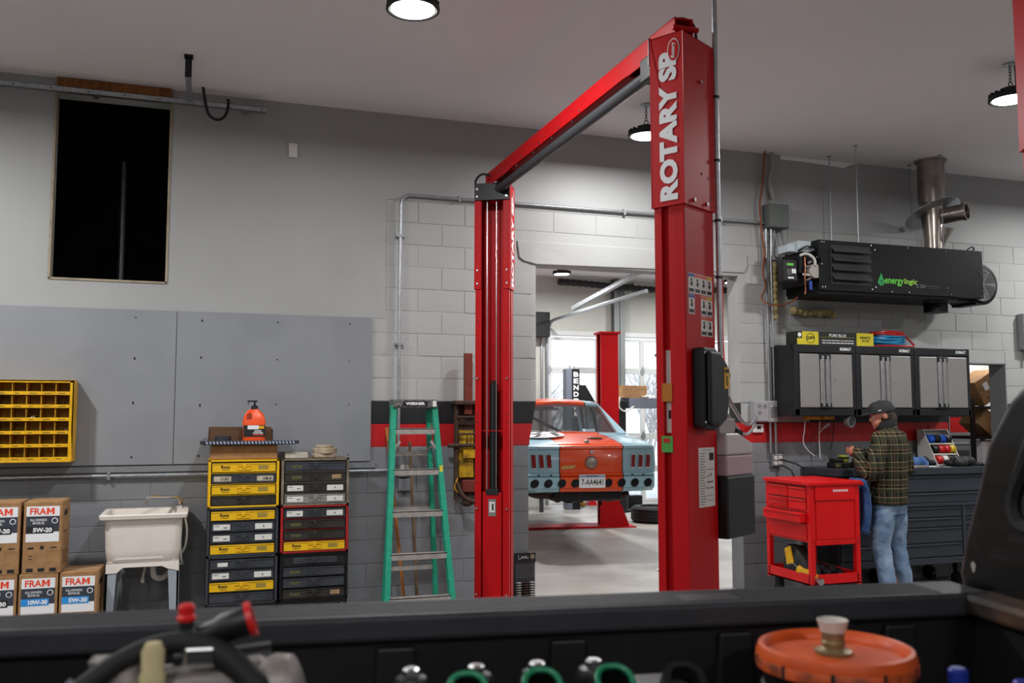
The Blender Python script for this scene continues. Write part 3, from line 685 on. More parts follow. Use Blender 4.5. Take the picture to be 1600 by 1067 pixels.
# ------------------------------------------------------------------ drawer racks
m_gd = M('slate_enamel', (66,70,78), .45, .2, var=.12, scale=8, col2=(54,56,62)); m_bd = M('worn_dark_enamel', (58,54,50), .6, .3, scale=9, col2=(46,42,40))
m_beige = M('beige_worn_metal', (140,128,110), .55, .2, scale=9, col2=(104,92,80)); m_sil = M('bare_zinc', (150,148,144), .5, .6, var=.15, scale=12)
m_fy = M('rack_yellow', (226,178,22), .42, var=.06, scale=9); m_rr = M('rack_red', (160,28,30), .45, var=.1, scale=9)
FW, FH, FD = .497, .345, .39
def rack(x, z, fm, drawers, label, skip=None):
    t = thing('drawer_rack', label, 'drawer rack', (x, 7.0, z), 0, 'stacked drawer racks')
    q = MB(); th = .012
    q.box(-FW/2, -FW/2+.004, 0, FD, 0, FH); q.box(FW/2-.004, FW/2, 0, FD, 0, FH); q.box(-FW/2, FW/2, 0, FD, FH-.004, FH); q.box(-FW/2, FW/2, 0, FD, 0, .004); q.box(-FW/2, FW/2, FD-.004, FD, 0, FH)
    q.box(-FW/2, -FW/2+.018, -.003, .004, 0, FH); q.box(FW/2-.018, FW/2, -.003, .004, 0, FH); q.box(-FW/2, FW/2, -.003, .004, FH-.014, FH); q.box(-FW/2, FW/2, -.003, .004, 0, .012)
    q.build('frame', fm, t, bevel=.0015)
    g = MB(); g.box(-FW/2+.004, FW/2-.004, .012, .016, .012, FH-.014); g.build('dark_inside', m_ink, t)
    ph = (FH-.026)/4
    for k in range(1, 4): MB().box(-FW/2+.018, FW/2-.018, .0, .02, .012+k*ph-.005, .012+k*ph-.001).build('runner', fm, t)
    for k, dk in enumerate(drawers):                       # from the top
        z0 = .012+(3-k)*ph; kind, marks = dk
        mt = {'y': m_fy, 'g': m_gd, 'b': m_bd, 's': m_sil, 'd': m_blkm}[kind]
        if skip == k:
            dd = MB().box(-.15, .17, .006, .3, z0+.012, z0+.058).build('drawer', mt, t, bevel=.003)
        else:
            d_ = MB(); d_.box(-FW/2+.026, FW/2-.026, -.006, .3, z0+.004, z0+ph-.014); d_.box(-FW/2+.026, FW/2-.026, -.01, -.004, z0+ph-.020, z0+ph-.012)
            dd = d_.build('drawer', mt, t, bevel=.0025)
        zc = z0+ph*.45; y = -.0065 if skip != k else .0055
        lt_ = MB(); lt_.tube([(-.045, y-.003, zc+.012), (-.045, y-.003, zc-.016), (.045, y-.003, zc-.016), (.045, y-.003, zc+.012)], .0022, 5, closed=True)
        lt_.box(-.012, .012, y-.006, y, zc-.002, zc+.026); lt_.box(-.03, -.018, y-.004, y, zc+.008, zc+.02); lt_.box(.018, .03, y-.004, y, zc+.008, zc+.02)
        lt_.build('latch', mt if kind == 'y' else m_bd if kind == 'b' else m_sil if kind == 's' else m_gd, dd)
        for mk in marks:
            if mk == 'roco': text('Roco', m_ink, dd, (-.13, y-.0008, zc+.006), w=.062, h=.022, off=.03); MB().box(-.155, -.105, y-.001, y-.0004, zc-.017, zc-.013).build('fine_print', M('brown_ink', (120,90,10), .6), dd)
            if mk == 'tag': MB().box(.10, .17, y-.001, y, zc-.014, zc+.016).build('worn_tag', M('tag_mark', (150,130,60), .6), dd)
            if mk == 'ww':
                for (a, b_) in ((-.205, -.09), (.085, .205)):
                    p = MB().box(a, b_, y-.0015, y, zc-.02, zc+.02).build('paper_label', m_paper, dd)
                    if a > 0: text('A', m_ink, p, ((a+b_)/2, y-.002, zc), w=.012, h=.016, off=.04)
                    else: MB().box(a+.008, a+.04, y-.0022, y-.0015, zc+.006, zc+.011).box(b_-.045, b_-.02, y-.0022, y-.0015, zc-.008, zc+.001).build('label_mark', m_grnk, p)
            if mk == 'w1': MB().box(-.17, -.10, y-.0015, y, zc-.014, zc+.014).build('paper_label', m_paper, dd)
            if mk == 'tape':
                for (a, b_) in ((-.21, -.09), (.09, .205)):
                    p = MB().box(a, b_, y-.0015, y, zc-.018, zc+.018).build('masking_tape', M('old_tape', (178,170,150), .7, var=.15, scale=30), dd)
                    text('CLEC' if a < 0 else '10B-5', m_ink, p, ((a+b_)/2+.015, y-.002, zc), w=.06, h=.02, off=.02)
            if mk == 'stencil': MB().box(-.175, -.10, y-.0008, y, zc-.012, zc+.010).build('stencil', M('faded_yellow', (92,88,44), .6, scale=60, col2=(60,60,54)), dd)
            if mk == 'scrap': MB().box(.12, .19, y-.0015, y, zc-.014, zc+.018).build('paper_scrap', M('tan_paper', (150,122,90), .7, var=.2, scale=30), dd)
    return t
def rack_stand(x, label):
    t = thing('rack_stand', label, 'stand', (x, 7.0, 0))
    for sx in (-1, 1):
        for y in (.02, FD-.02): MB().box(sx*.235-.012, sx*.235+.012, y-.012, y+.012, 0, .24).build('leg', m_blkm, t)
    MB().box(-.247, .247, 0, FD, .225, .2545).build('frame', m_blkm, t)
Y4 = ('y', ['roco', 'tag']); G2 = ('g', ['ww'])
zs = [.255, .601, .947]; XL, XR = .322, .836
rack_stand(XL, 'black stand under the drawer racks with the yellow top unit'); rack_stand(XR, 'black stand under the drawer racks with the red middle unit')
rack(XL, zs[2], m_fy, [Y4, ('g', ['tape']), Y4, ('b', [])], 'yellow-framed drawer rack on top, with two yellow and two grey drawers')
rack(XL, zs[1], m_gd, [Y4, G2, G2, Y4], 'grey drawer rack with yellow first and last drawers, under the yellow-framed rack')
rack(XL, zs[0], m_gd, [('g', ['w1']), G2, Y4, ('g', [])], 'grey drawer rack at the bottom with one yellow drawer')
rack(XR, zs[2], m_beige, [('g', ['stencil']), ('b', ['stencil', 'scrap']), ('b', ['ww']), ('s', ['ww'])], 'worn beige-framed drawer rack with pale discs on top')
rack(XR, zs[1], m_rr, [G2, ('b', ['stencil']), ('b', ['stencil']), Y4], 'red-framed drawer rack with a yellow bottom drawer')
rack(XR, zs[0], m_blkm, [('g', []), ('g', ['stencil']), ('g', ['stencil']), ('b', ['stencil', 'scrap'])], 'dark drawer rack at the bottom with a narrow top drawer', skip=0)
# things on the racks
TZ = 1.2925
q = MB().box(.085, .56, 7.05, 7.32, TZ, TZ+.105).build('flat_carton', m_card, bevel=.006); tag(q, 'flat closed cardboard box on the yellow drawer rack', 'box')
ty = thing('spill_tray', 'dark tray with a blue and white striped edge over the flat box', 'tray', (.35, 7.03, TZ+.106))
m_tray = M('dark_tray', (40,42,50), .5); m_str = M('tray_stripe', (150,160,186), .5)
q = MB(); q.box(-.32, .34, -.02, .30, 0, .012); q.box(-.34, .36, -.04, -.028, .006, .03); q.prism([(-.34,.03),(-.30,.002),(.31,.002),(.36,.03)], 'y', -.034, -.022); q.build('tray', m_tray, ty, bevel=.002)
for k in range(26):
    x = -.295+k*.0245; MB().prism([(x,.006),(x+.012,.006),(x+.005,.026),(x-.007,.026)], 'y', -.0412, -.039).build('stripe', m_str, ty)
TZ2 = TZ+.119
q = MB(); x0, x1, y0, y1 = .07, .53, 7.14, 7.32
for a in ((x0,x1,y0,y0+.004,.09), (x0,x1,y1-.004,y1,.115), (x0,x0+.004,y0,y1,.1), (x1-.004,x1,y0,y1,.1)): q.box(a[0], a[1], a[2], a[3], TZ2, TZ2+a[4])
q.box(x0, x1, y0, y1, TZ2, TZ2+.004); tag(q.build('open_carton', M('dark_cardboard', (92,66,46), .8, var=.1, scale=12)), 'dark open cardboard box behind the hand cleaner jug', 'box')
q = MB(); q.lathe([(.035,0),(.058,0),(.058,.05),(.035,.05),(.035,0)], (.17, 7.078, TZ2), n=28); tag(q.build('tape_roll', M('dark_tape', (44,46,54), .5), smooth=True), 'roll of dark tape lying on the tray edge', 'tape')
jg = thing('hand_cleaner_jug', 'orange hand cleaner jug with black pump on the tray', 'jug', (.39, 7.083, TZ2))
q = MB(); q.loft([rr(0,0,.155,.095,.02,0), rr(0,0,.158,.098,.02,.01), rr(0,0,.158,.098,.02,.135), rr(.004,0,.15,.094,.025,.165), rr(.008,0,.11,.08,.03,.215), rr(.008,0,.06,.05,.022,.235), rr(.005,0,.045,.045,.02,.25)])
body = q.build('bottle', m_orange, jg, smooth=True)
hd_ = MB().tube(catmull([(-.074,0,.13),(-.068,0,.18),(-.045,0,.225),(-.012,0,.242)], 6), .012, 10).build('handle', m_orange, jg, smooth=True)
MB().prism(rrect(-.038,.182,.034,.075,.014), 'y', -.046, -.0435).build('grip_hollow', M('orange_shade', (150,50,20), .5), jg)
p = MB().box(-.078, .078, -.0512, -.0488, .045, .13).build('label', m_ink, jg)
MB().box(-.05, .03, -.0518, -.0512, .10, .128).build('label_top', m_wht, p); MB().box(.03, .068, -.0518, -.0512, .104, .124).build('label_spot', m_yel, p)
text('HAND\nCLEANER', m_wht, p, (.025, -.0516, .08), w=.075, h=.026, off=.04)
MB().box(-.01, .065, -.0518, -.0512, .056, .063).build('label_line', m_orp, p)
q = MB(); q.lathe([(.022,.245),(.026,.25),(.024,.27),(.008,.278),(.007,.305),(0,.306)], n=16); q.box(-.05, .02, -.008, .008, .302, .313); q.box(-.05, -.042, -.006, .006, .288, .304); q.build('pump', m_blk, jg, smooth=True)
m_chalk = M('dusty_pad', (178,164,142), .85, scale=14, col2=(150,132,108), bump=.2)
q = MB(); q.box(-.085, .085, -.08, .08, 0, .042); tag(q.build('dusty_box', M('dusty_case', (196,190,176), .7, var=.1, scale=20), bevel=.006, loc=(.70, 7.14, TZ)), 'flat pale dusty case on the beige drawer rack', 'box')
q = MB(); q.box(-.078, .078, -.075, .075, 0, .032); tag(q.build('sanding_pad', m_chalk, bevel=.01, loc=(.905, 7.13, TZ+.000), rz=.06), 'lowest of the dusty tan pads stacked on the beige rack', 'pad', 'dusty pads')
q = MB(); q.lathe([(0,0),(.088,0),(.09,.008),(.09,.036),(.084,.042),(0,.042)], n=26); tag(q.build('sanding_pad', m_chalk, smooth=True, loc=(.92, 7.13, TZ+.033)), 'thick round dusty pad in the middle of the stack', 'pad', 'dusty pads')
q = MB(); q.lathe([(0,0),(.068,0),(.07,.006),(.07,.016),(.064,.02),(0,.02)], n=26); tag(q.build('sanding_pad', m_chalk, smooth=True, loc=(.91, 7.12, TZ+.076)), 'topmost thin round dusty pad of the stack', 'pad', 'dusty pads')

# ------------------------------------------------------------------ step ladder, poles behind it
ld_ = thing('step_ladder', 'green fibreglass step ladder with aluminium steps before the grey wall', 'ladder', (1.56, 6.62, 0))
m_fg = M('green_fibreglass', (22,140,110), .5, scale=26, col2=(34,152,124), bump=.05); m_al = M('worn_aluminium', (176,172,168), .42, .55, var=.12, scale=22)
HT = 1.735; fy = lambda z: .0+.30*z/HT; hx = lambda z: .262-.107*z/HT
for s in (-1, 1):
    p0 = Vector((s*hx(0), fy(0), 0)); p1 = Vector((s*hx(1.69), fy(1.69), 1.69))
    g = MB(); g.beam(p0, p1, .042, .068, up=(0,1,0)); g.build('front_rail', m_fg, ld_, bevel=.003)
    r0 = Vector((s*(hx(0)-.05), .36, 0)); r1 = Vector((s*(hx(1.66)-.03), .37, 1.66))
    g = MB(); g.beam(r0, r1, .034, .05, up=(0,1,0)); g.build('rear_rail', m_fg, ld_, bevel=.003)
    g = MB(); g.beam((s*(hx(1.42)-.015), fy(1.42), 1.40), (s*(hx(1.3)-.07), .41, 1.32), .006, .02); g.build('spreader', m_al, ld_)
    MB().box(s*hx(0)-.022, s*hx(0)+.022, -.04, .04, 0, .06).build('foot', m_rub, ld_, bevel=.004)
    # knee braces under first and last step
    MB().beam((s*(hx(1.42)-.01), fy(1.42)-.02, 1.36), (s*(hx(1.42)-.055), fy(1.42)-.02, 1.418), .01, .02).build('brace', m_al, ld_)
    MB().tube(catmull([(s*(hx(.2)-.01), .03, .17), (s*.15, .03, .22), (s*.07, .03, .29)], 4), .011, 8).build('brace', m_al, ld_, smooth=True)
for k in range(5):
    z = .305*(k+1)-.012
    g = MB(); w2 = hx(z)-.012; y = fy(z)
    g.box(-w2, w2, y-.036, y+.036, z-.006, z); g.box(-w2, w2, y-.036, y-.032, z-.042, z); g.box(-w2, w2, y+.032, y+.036, z-.03, z)
    for j in range(5): g.box(-w2, w2, y-.03+j*.013, y-.025+j*.013, z, z+.0015)
    g.build('step', m_al, ld_)
for z in (.45, .9, 1.32): MB().box(-(hx(z)-.05), hx(z)-.05, .36+.01*z/1.66-.008, .36+.01*z/1.66+.008, z-.015, z+.015).build('rear_bar', m_al, ld_)
g = MB(); g.box(-.172, .172, .235, .40, 1.672, HT); cp = g.build('top_cap', M('paint_spattered_black', (44,44,46), .5, scale=55, col2=(128,126,124)), ld_, bevel=.008)
MB().prism(rrect(0, 1.703, .20, .042, .02), 'y', .2335, .2352).build('badge', m_ink, cp)
text('WERNER', m_wht, cp, (0, .2333, 1.703), w=.15, h=.022, off=.05)
MB().box(.135, .165, .2335, .2352, 1.68, 1.725).build('cap_sticker', m_paper, cp)
MB().box(hx(1.2)-.012, hx(1.2)+.014, fy(1.2)-.0368, fy(1.2)-.034, 1.16, 1.235).build('caution_sticker', M('yellow_sticker', (214,196,60), .5), ld_)
q = MB().tube([atY(604,668,7.36), (atY(637,938,7.12)-Vector((0,0,.25)))*1.0], .0135, 10); tag(q.build('wooden_pole', M('amber_wood', (168,104,48), .5, scale=6, col2=(132,76,32)), smooth=True), 'amber wooden pole leaning behind the ladder, crossing to the right', 'pole')
q = MB().tube([atY(640,690,7.38), (1.68, 7.22, .02)], .013, 10); tag(q.build('wooden_pole', M('grey_wood', (112,88,66), .65, scale=8, col2=(88,68,50)), smooth=True), 'dull brown pole standing upright behind the ladder', 'pole')

# ------------------------------------------------------------------ strut compressor on the wall, rack of clips
sc = thing('strut_compressor', 'rusty wall-mounted spring compressor with yellow plate beside the lift column', 'tool', (2.12, WY, 0))
MB().box(-.035, .03, -.11, -.06, 1.62, 2.13).build('slide_post', M('oxide_red', (112,48,38), .6, .2, var=.15, scale=16), sc, bevel=.004)
MB().box(-.13, .15, -.16, -.02, 1.70, 1.735).build('top_clamp', m_rust, sc, bevel=.008)
q = MB(); q.box(-.12, -.09, -.11, -.07, .92, 1.72); q.box(.10, .13, -.11, -.07, .92, 1.72); q.box(-.09, .12, -.05, -.012, .95, 1.70); q.build('frame', m_rust, sc, bevel=.004)
q = MB(); q.box(-.075, .05, -.08, -.055, 1.10, 1.49); q.box(-.05, .12, -.12, -.08, 1.26, 1.33); q.build('yellow_plate', M('worn_yellow', (206,164,20), .55, scale=18, col2=(120,94,30)), sc, bevel=.004)
MB().prism([(-.022,1.36),(.004,1.36),(-.009,1.42)], 'y', -.0815, -.0802).box(-.012, -.006, -.0815, -.0802, 1.41, 1.46).build('plate_mark', m_ink, sc)
q = MB(); q.cyl((-.18,-.12,1.365), (.1,-.12,1.365), .016, n=10); q.build('cross_pin', m_rust, sc, smooth=True)
for z in (1.46, 1.60): MB().cyl((-.1,-.13,z), (.12,-.13,z), .009, n=8).build('cross_pin', m_rust, sc, smooth=True)
MB().box(-.05, .06, -.1, -.05, .98, 1.08).build('lower_block', M('oxide_red', (112,48,38)), sc, bevel=.006)
q = MB(); q.tube(catmull([(-.11,-.14,1.06),(-.07,-.18,.96),(.02,-.19,.91),(.1,-.17,.94)], 5), .018, 8); q.sphere((-.03,-.16,.90), (.05,.04,.03)); q.sphere((.07,-.16,.90), (.05,.04,.028)); q.build('spring_claw', m_rust, sc, smooth=True)
MB().tube(catmull([(-.10,-.13,1.10),(-.13,-.15,1.02),(-.08,-.16,.97)], 5), .006, 6).build('hook_wire', m_yel, sc, smooth=True)
pr = atY(820, 890, WY-.03)
cl = thing('clip_display', 'black-headed display of metal clips hanging on the pier beside the doorway', 'display rack', (pr.x, WY-.03, 0))
hz = atY(820, 872, WY-.03).z
hdp = MB().box(-.095, .095, -.008, .004, hz-.035, hz+.045).build('header_card', m_ink, cl)
MB().tube(catmull([(-.06,-.009,hz+.03),(-.055,-.009,hz-.005),(-.035,-.009,hz+.002),(-.03,-.009,hz+.018),(-.022,-.009,hz),(-.01,-.009,hz+.018),(-.004,-.009,hz),(.008,-.009,hz+.02),(.012,-.009,hz),(.03,-.009,hz+.006)], 4), .0022, 5).build('script_mark', m_wht, hdp); MB().lathe([(0,0),(.02,0),(.02,.001),(0,.001)], (.065,-.0082,hz+.012), (0,-1,0), n=16).build('header_seal', m_beige, hdp)
MB().box(-.09, .09, -.004, .012, hz-.36, hz-.035).build('back_panel', m_gd, cl)
MB().box(-.095, .095, -.008, .028, hz-.37, hz-.355).build('bottom_lip', m_blkm, cl)
for k in range(6):
    x = -.07+k*.028; MB().tube([(x-.006,-.01,hz-.05),(x-.008,-.012,hz-.15),(x,-.014,hz-.17),(x+.008,-.012,hz-.15),(x+.006,-.01,hz-.05)], .002, 5).build('clip', m_steel, cl, smooth=True)
for k in range(3):
    x = -.062+k*.06; q = MB()
    for j in range(7): q.tube([(x+.024*math.cos(a), -.02+.012*math.sin(a), hz-.20-j*.02) for a in [2*PI*i/10 for i in range(10)]], .006, 5, closed=True)
    q.build('clip_bunch', m_rust if k == 1 else m_sil, cl, smooth=True, kind='stuff')
# ------------------------------------------------------------------ right half of the wall: boxes, pipes, thermostat
m_pvc = M('grey_pvc', (150,152,154), .45, var=.08, scale=10); m_cable = M('grey_cable', (130,130,130), .5)
outlet(5.16, 1.19, 'outlet box with plugs on the wall beside the red cart')
th = thing('thermostat', 'white thermostat on the red stripe right of the doorway', 'thermostat', tuple(atY(1183, 669, WY-.002)))
MB().box(-.055, .055, -.028, 0, -.04, .04).build('case', m_wht, th, bevel=.006)
MB().box(-.018, .022, -.0295, -.028, -.008, .022).build('screen', m_ink, th)
jb = thing('junction_box', 'clear-lidded grey junction box above the thermostat', 'junction box', tuple(atY(1189, 643, WY-.001)))
MB().box(-.125, .125, -.09, 0, -.10, .10).build('box', m_pvc, jb, bevel=.008)
MB().box(-.115, .02, -.098, -.09, -.09, .09).build('lid', M('clear_lid', (176,176,178), .15, trans=.2), jb, bevel=.006)
for (x, z) in ((-.08,.05),(-.08,-.01),(-.02,.05)): MB().cyl((x,-.1,z), (x,-.097,z), .02, n=16).build('knockout', m_grnk, jb)
MB().box(.045, .105, -.097, -.09, -.05, .05).build('side_plate', m_galv, jb, bevel=.004)
q = atY(1140, 622, 6.2)
for k, (a, b_) in enumerate((((1138,622),(1182,652)), ((1136,648),(1180,662)))):
    p0 = atY(a[0], a[1], 4.0); p1 = atY(b_[0], b_[1], WY-.11)
    pts = [p0.lerp(p1, t_)+Vector((0, 0, -.10*math.sin(PI*t_))) for t_ in [i/8 for i in range(9)]]
    tag(MB().tube(pts, .011, 8).build('flexible_conduit', m_galv, smooth=True), ('upper' if k == 0 else 'lower')+' of two flexible metal conduits between lift motor and junction box', 'conduit')
eb = thing('electrical_box', 'grey electrical box high on the wall where copper lines come down', 'electrical box', tuple(atY(1206, 341, WY-.001)))
MB().box(-.11, .11, -.12, 0, -.115, .115).build('box', M('olive_grey_box', (98,104,100), .5, .2), eb, bevel=.006)
MB().box(-.105, .105, -.126, -.12, -.11, .11).build('cover', M('olive_grey_box', (98,104,100)), eb, bevel=.003)
for k, px in enumerate((1197, 1205)):
    x = atY(px, 420, WY-.05).x; zt = atY(px, 358, WY-.05).z
    pipe('conduit_pipe', [(x, WY-.06, zt), (x+.0, WY-.05, zt-.3), (x+.015, WY-.04, 1.26)], .0115, ('left' if k == 0 else 'right')+' one of the two conduits dropping from the high electrical box')
xw = atY(1208, 280, WY-.05).x
tag(MB().tube(catmull([(xw-.01, WY-.05, CEIL), (xw-.012, WY-.06, 4.0), (xw-.04, WY-.05, 3.85), (xw, WY-.05, 3.69)], 5), .022, 8).build('cable_wrap', M('white_wrap', (150,150,148), .6), smooth=True), 'pale wrapped cable bundle dropping from the ceiling to the electrical box', 'cable')
cp = [atY(x, y, WY-.07) for x, y in ((1195,242),(1191,290),(1187,320),(1190,360),(1194,395),(1192,425),(1196,448),(1190,465),(1194,475),(1207,479),(1222,474),(1231,463),(1233,450))]
cp[0].z = CEIL
for i in range(8, 13): cp[i].y -= .05*(i-7)
tag(MB().tube(catmull(cp, 5), .008, 8).build('copper_line', m_copper, smooth=True), 'copper line looping down the wall to the burner', 'pipe')
tag(MB().tube(catmull([p+Vector((.018, .02, 0)) for p in cp[:7]], 5), .006, 6).build('copper_line', m_copper, smooth=True), 'thinner copper line beside the conduit, ending at the burner height', 'pipe')
for k, (a, b_) in enumerate((((1209,358),(1236,392)), ((1220,358),(1240,386)))):
    p0 = atY(*a, WY-.06); p1 = atY(*b_, 7.2); md = (p0+p1)/2+Vector((-.03, 0, -.09))
    tag(MB().tube(catmull([p0, md, p1], 8), .009, 8).build('flexible_conduit', m_galv, smooth=True), ('shorter' if k else 'longer')+' flexible conduit from the electrical box to the heater', 'conduit')
m_ins = M('yellow_insulation', (176,162,112), .95, scale=20, col2=(140,126,84), bump=.8)
g = MB()
for k in range(9): g.sphere((5.38+k*.055, WY-.05, 2.60+random.uniform(-.012,.012)), (.045,.045,random.uniform(.03,.045)), 10, 6)
tag(g.build('insulation_roll', m_ins, smooth=True), 'yellow insulation strip under the burner end of the heater', 'insulation')
g = MB()
for k in range(9): g.sphere((5.17+random.uniform(-.01,.01), WY-.035, 2.56+k*.06), (.04,.03,.045), 10, 6)
tag(g.build('insulation_roll', m_ins, smooth=True), 'yellow insulation strip standing against the wall beside the conduits', 'insulation')
ep = thing('breaker_box', 'grey breaker box at the right edge of the photo', 'breaker box', tuple(atY(1600, 519, WY-.001)))
MB().box(-.09, .35, -.08, 0, -.19, .19).build('box', m_pvc, ep, bevel=.006); MB().box(-.08, .34, -.087, -.08, -.18, .18).build('door', m_pvc, ep, bevel=.004)
for z in (.11, -.10):
    for x in (-.05, -.03): MB().cyl((x,-.089,z), (x,-.086,z), .004, n=8).build('rivet', m_steel, ep)
MB().tube([(-.02,-.04,-.19),(-.02,-.04,-.30)], .02, 10).build('cable_gland', m_blk, ep, smooth=True)

# ------------------------------------------------------------------ waste-oil heater
m_hb = M('heater_black', (9,9,10), .5, 0, spec=.25, var=.1, scale=10); m_stn = M('stainless_flue', (150,142,134), .28, .9, var=.2, scale=7)
ht = thing('waste_oil_heater', 'long black hanging heater with louvres, burner and round blower', 'heater', (5.27, 6.85, 2.742))
L_, D2, H2 = 1.90, .50, .46
q = MB(); q.box(.0, L_, 0, D2, 0, H2); q.box(.02, .10, -.002, 0, .0, H2); q.build('cabinet', m_hb, ht, bevel=.004)
MB().box(.0, 1.6, .02, D2-.02, -.03, 0).build('bottom_rail', m_hb, ht)
lv = MB().box(.13, .57, -.003, .001, .06, .42).build('louvre_frame', m_ink, ht)
for k in range(4):
    z = .085+k*.085; g = MB(); g.prism([(-.045, z+.012), (-.04, z+.012), (.0, z+.058), (-.004, z+.058)], 'x', .14, .56)
    g.build('louvre', M('louvre_metal', (110,108,106), .3, .8), ht)
g = MB()
for (x, z) in ((.03,.44),(.03,.24),(.03,.03),(.06,.44),(.06,.03),(.58,.44),(.62,.40),(.58,.03),(1.0,.44),(1.0,.02),(1.45,.43),(1.46,.08),(1.5,.02),(1.87,.44),(1.87,.24),(1.87,.02),(.8,.015),(.62,.05)): g.cyl((x,-.006,z), (x,0,z), .006, n=8)
g.build('screw', m_steel, ht, kind='stuff')
m_eg = M('green_logo', (98,196,66), .5); m_eg2 = M('dark_green_logo', (40,150,80), .5)
text('energy', m_eg, ht, (.835, -.001, .105), w=.22, h=.066, off=.015, shear=.12); text('logic', M('lime_logo', (150,206,70), .5), ht, (1.025, -.001, .115), w=.15, h=.066, off=.015, shear=.12)
dp = [(.685+.036*math.cos(a), .105+.036*math.sin(a)) for a in [rad(x) for x in range(-230, 51, 20)]]+[(.688, .19)]
MB().prism(dp, 'y', -.0018, 0).build('flame_logo', m_eg2, ht)
MB().tube([(.665,-.002,.11),(.685,-.002,.12),(.70,-.002,.105),(.68,-.002,.092),(.698,-.002,.085)], .004, 5).build('flame_swirl', m_ink, ht)
text('EL 200H', m_grnk, ht, (1.145, -.001, .085), w=.11, h=.035, off=.0); MB().box(1.21, 1.36, -.0018, 0, .085, .092).box(1.23, 1.36, -.0018, 0, .068, .072).build('model_line', M('dim_print', (60,60,64), .6), ht)
# blower drum on the right end
q = MB(); cx, cz, r = L_+.065, .15, .19
q.lathe([(r,0),(r+.012,.004),(r+.012,.30),(r,.304)], (cx, .08, cz), (0,1,0), n=36); q.box(L_-.02, cx, .08, .384, cz-r-.01, cz-.02)
bl_ = q.build('blower_housing', m_hb, ht, smooth=True)
g = MB(); g.lathe([(0,0),(.16,0),(.17,-.008),(.175,.0),(.175,.01)], (cx, .078, cz), (0,1,0), n=36)
g.build('fan_plate', M('fan_grey', (92,88,84), .35, .7), bl_, smooth=True)
for k in range(1, 10): MB().tube([(cx+.017*k*math.cos(a), .068, cz+.017*k*math.sin(a)) for a in [2*PI*i/28 for i in range(28)]], .0025, 5, closed=True).build('guard_ring', m_galv, bl_, smooth=True)
for a in (0, 60, 120): MB().beam((cx-.14*math.cos(rad(a)), .066, cz-.14*math.sin(rad(a))), (cx+.14*math.cos(rad(a)), .066, cz+.14*math.sin(rad(a))), .005, .003, up=(0,1,0)).build('guard_spoke', m_galv, bl_)
MB().prism([(1.40,-.02),(1.90,-.02),(2.03,-.01),(1.9,.02),(1.4,.01)], 'y', .1, .3).build('blower_duct', m_hb, ht)
q = MB(); q.lathe([(.105,-.13),(.11,-.13),(.11,.0),(.105,.0)], (1.52, .22, 0), n=28); q.lathe([(0,-.06),(.105,-.06)], (1.52, .22, 0), n=28); q.build('outlet_collar', m_hb, ht, smooth=True); MB().lathe([(.112,-.035),(.112,.0)], (1.52, .22, 0), n=28).build('collar_band', m_stn, ht, smooth=True)
MB().tube(catmull([(1.78,.1,.45),(1.84,.1,.50),(1.89,.1,.52),(1.90,.1,.49),(1.83,.1,.47)], 6), .007, 8).build('wire_loop', m_blk, ht, smooth=True)
# burner on the left end
q = MB(); q.box(-.10, 0, .08, .42, .05, .36); q.box(-.16, -.10, .06, .30, .15, .33); q.build('burner_plate', m_hb, ht, bevel=.008)
MB().box(-.30, -.15, .10, .20, .08, .28).build('burner_control', m_blk, ht, bevel=.01)
cl_ = MB().box(-.285, -.165, .0985, .1, .10, .26).build('control_label', m_ink, ht)
MB().box(-.27, -.20, .097, .0986, .225, .245).build('green_mark', m_eg, cl_); MB().box(-.22, -.175, .097, .0986, .155, .195).build('white_mark', m_wht, cl_); MB().box(-.26, -.20, .097, .0986, .105, .12).build('white_mark', m_wht, cl_)
for k in range(3): MB().box(-.27, -.23, .097, .0986, .145+.018*k, .152+.018*k).build('grey_mark', m_grnk, cl_)
MB().lathe([(0,0),(.062,0),(.066,.01),(.066,.045),(.05,.06),(.03,.07)], (-.03, .005, .17), (0,1,0), n=28).build('pump_cap', M('cast_grey', (150,146,140), .5, .3), ht, smooth=True)
MB().tube(catmull([(-.17,.04,.31),(-.11,.02,.325),(-.05,.0,.28),(-.04,.0,.22)], 6), .013, 8).build('air_hose', M('pale_hose', (180,178,172), .5), ht, smooth=True)
MB().tube(catmull([(-.14,.05,.14),(-.09,.03,.135),(-.05,.02,.14)], 5), .011, 8).build('air_hose', M('pale_hose', (180,178,172)), ht, smooth=True)
for p in ((-.12,.05,.37),(-.05,.06,.36),(.0,.03,.30),(-.09,.04,.245),(-.13,.03,.20),(-.1,.05,.09)): MB().cyl(p, (p[0]+.03,p[1]-.02,p[2]+.015), .012, n=8).build('fitting', m_steel, ht, smooth=True)
MB().tube(catmull([(-.115,.05,.30),(-.125,.03,.2),(-.13,.03,.1),(-.12,.04,.0),(-.13,.04,-.04)], 5), .006, 6).build('brass_tube', m_copper, ht, smooth=True)
MB().box(-.085, -.06, .02, .035, .0, .08).build('blue_valve', m_blue, ht, bevel=.003); MB().box(.005, .035, .0, .006, .255, .295).build('green_tag', M('lime_tag', (170,206,60), .5), ht)
MB().box(-.14, .0, .10, .28, .355, .46).build('relay_box', M('pale_blue_grey', (172,182,188), .45), ht, bevel=.006); MB().box(-.22, -.14, .14, .3, .36, .43).build('relay_box', M('pale_blue_grey', (172,182,188)), ht, bevel=.006)
MB().tube(catmull([(-.16,.08,.36),(-.08,.06,.40),(.0,.08,.39)], 5), .010, 8).build('black_cord', m_blk, ht, smooth=True)
for k, (x, y) in enumerate(((.50,.07),(.50,.45),(1.50,.07),(1.47,.45))):
    MB().cyl((x, y, H2), (x, y, CEIL-2.742), .005, n=6).cyl((x, y, CEIL-2.742-.01), (x, y, CEIL-2.742), .02, n=10).build('hanger_rod', m_galv, ht, smooth=True)
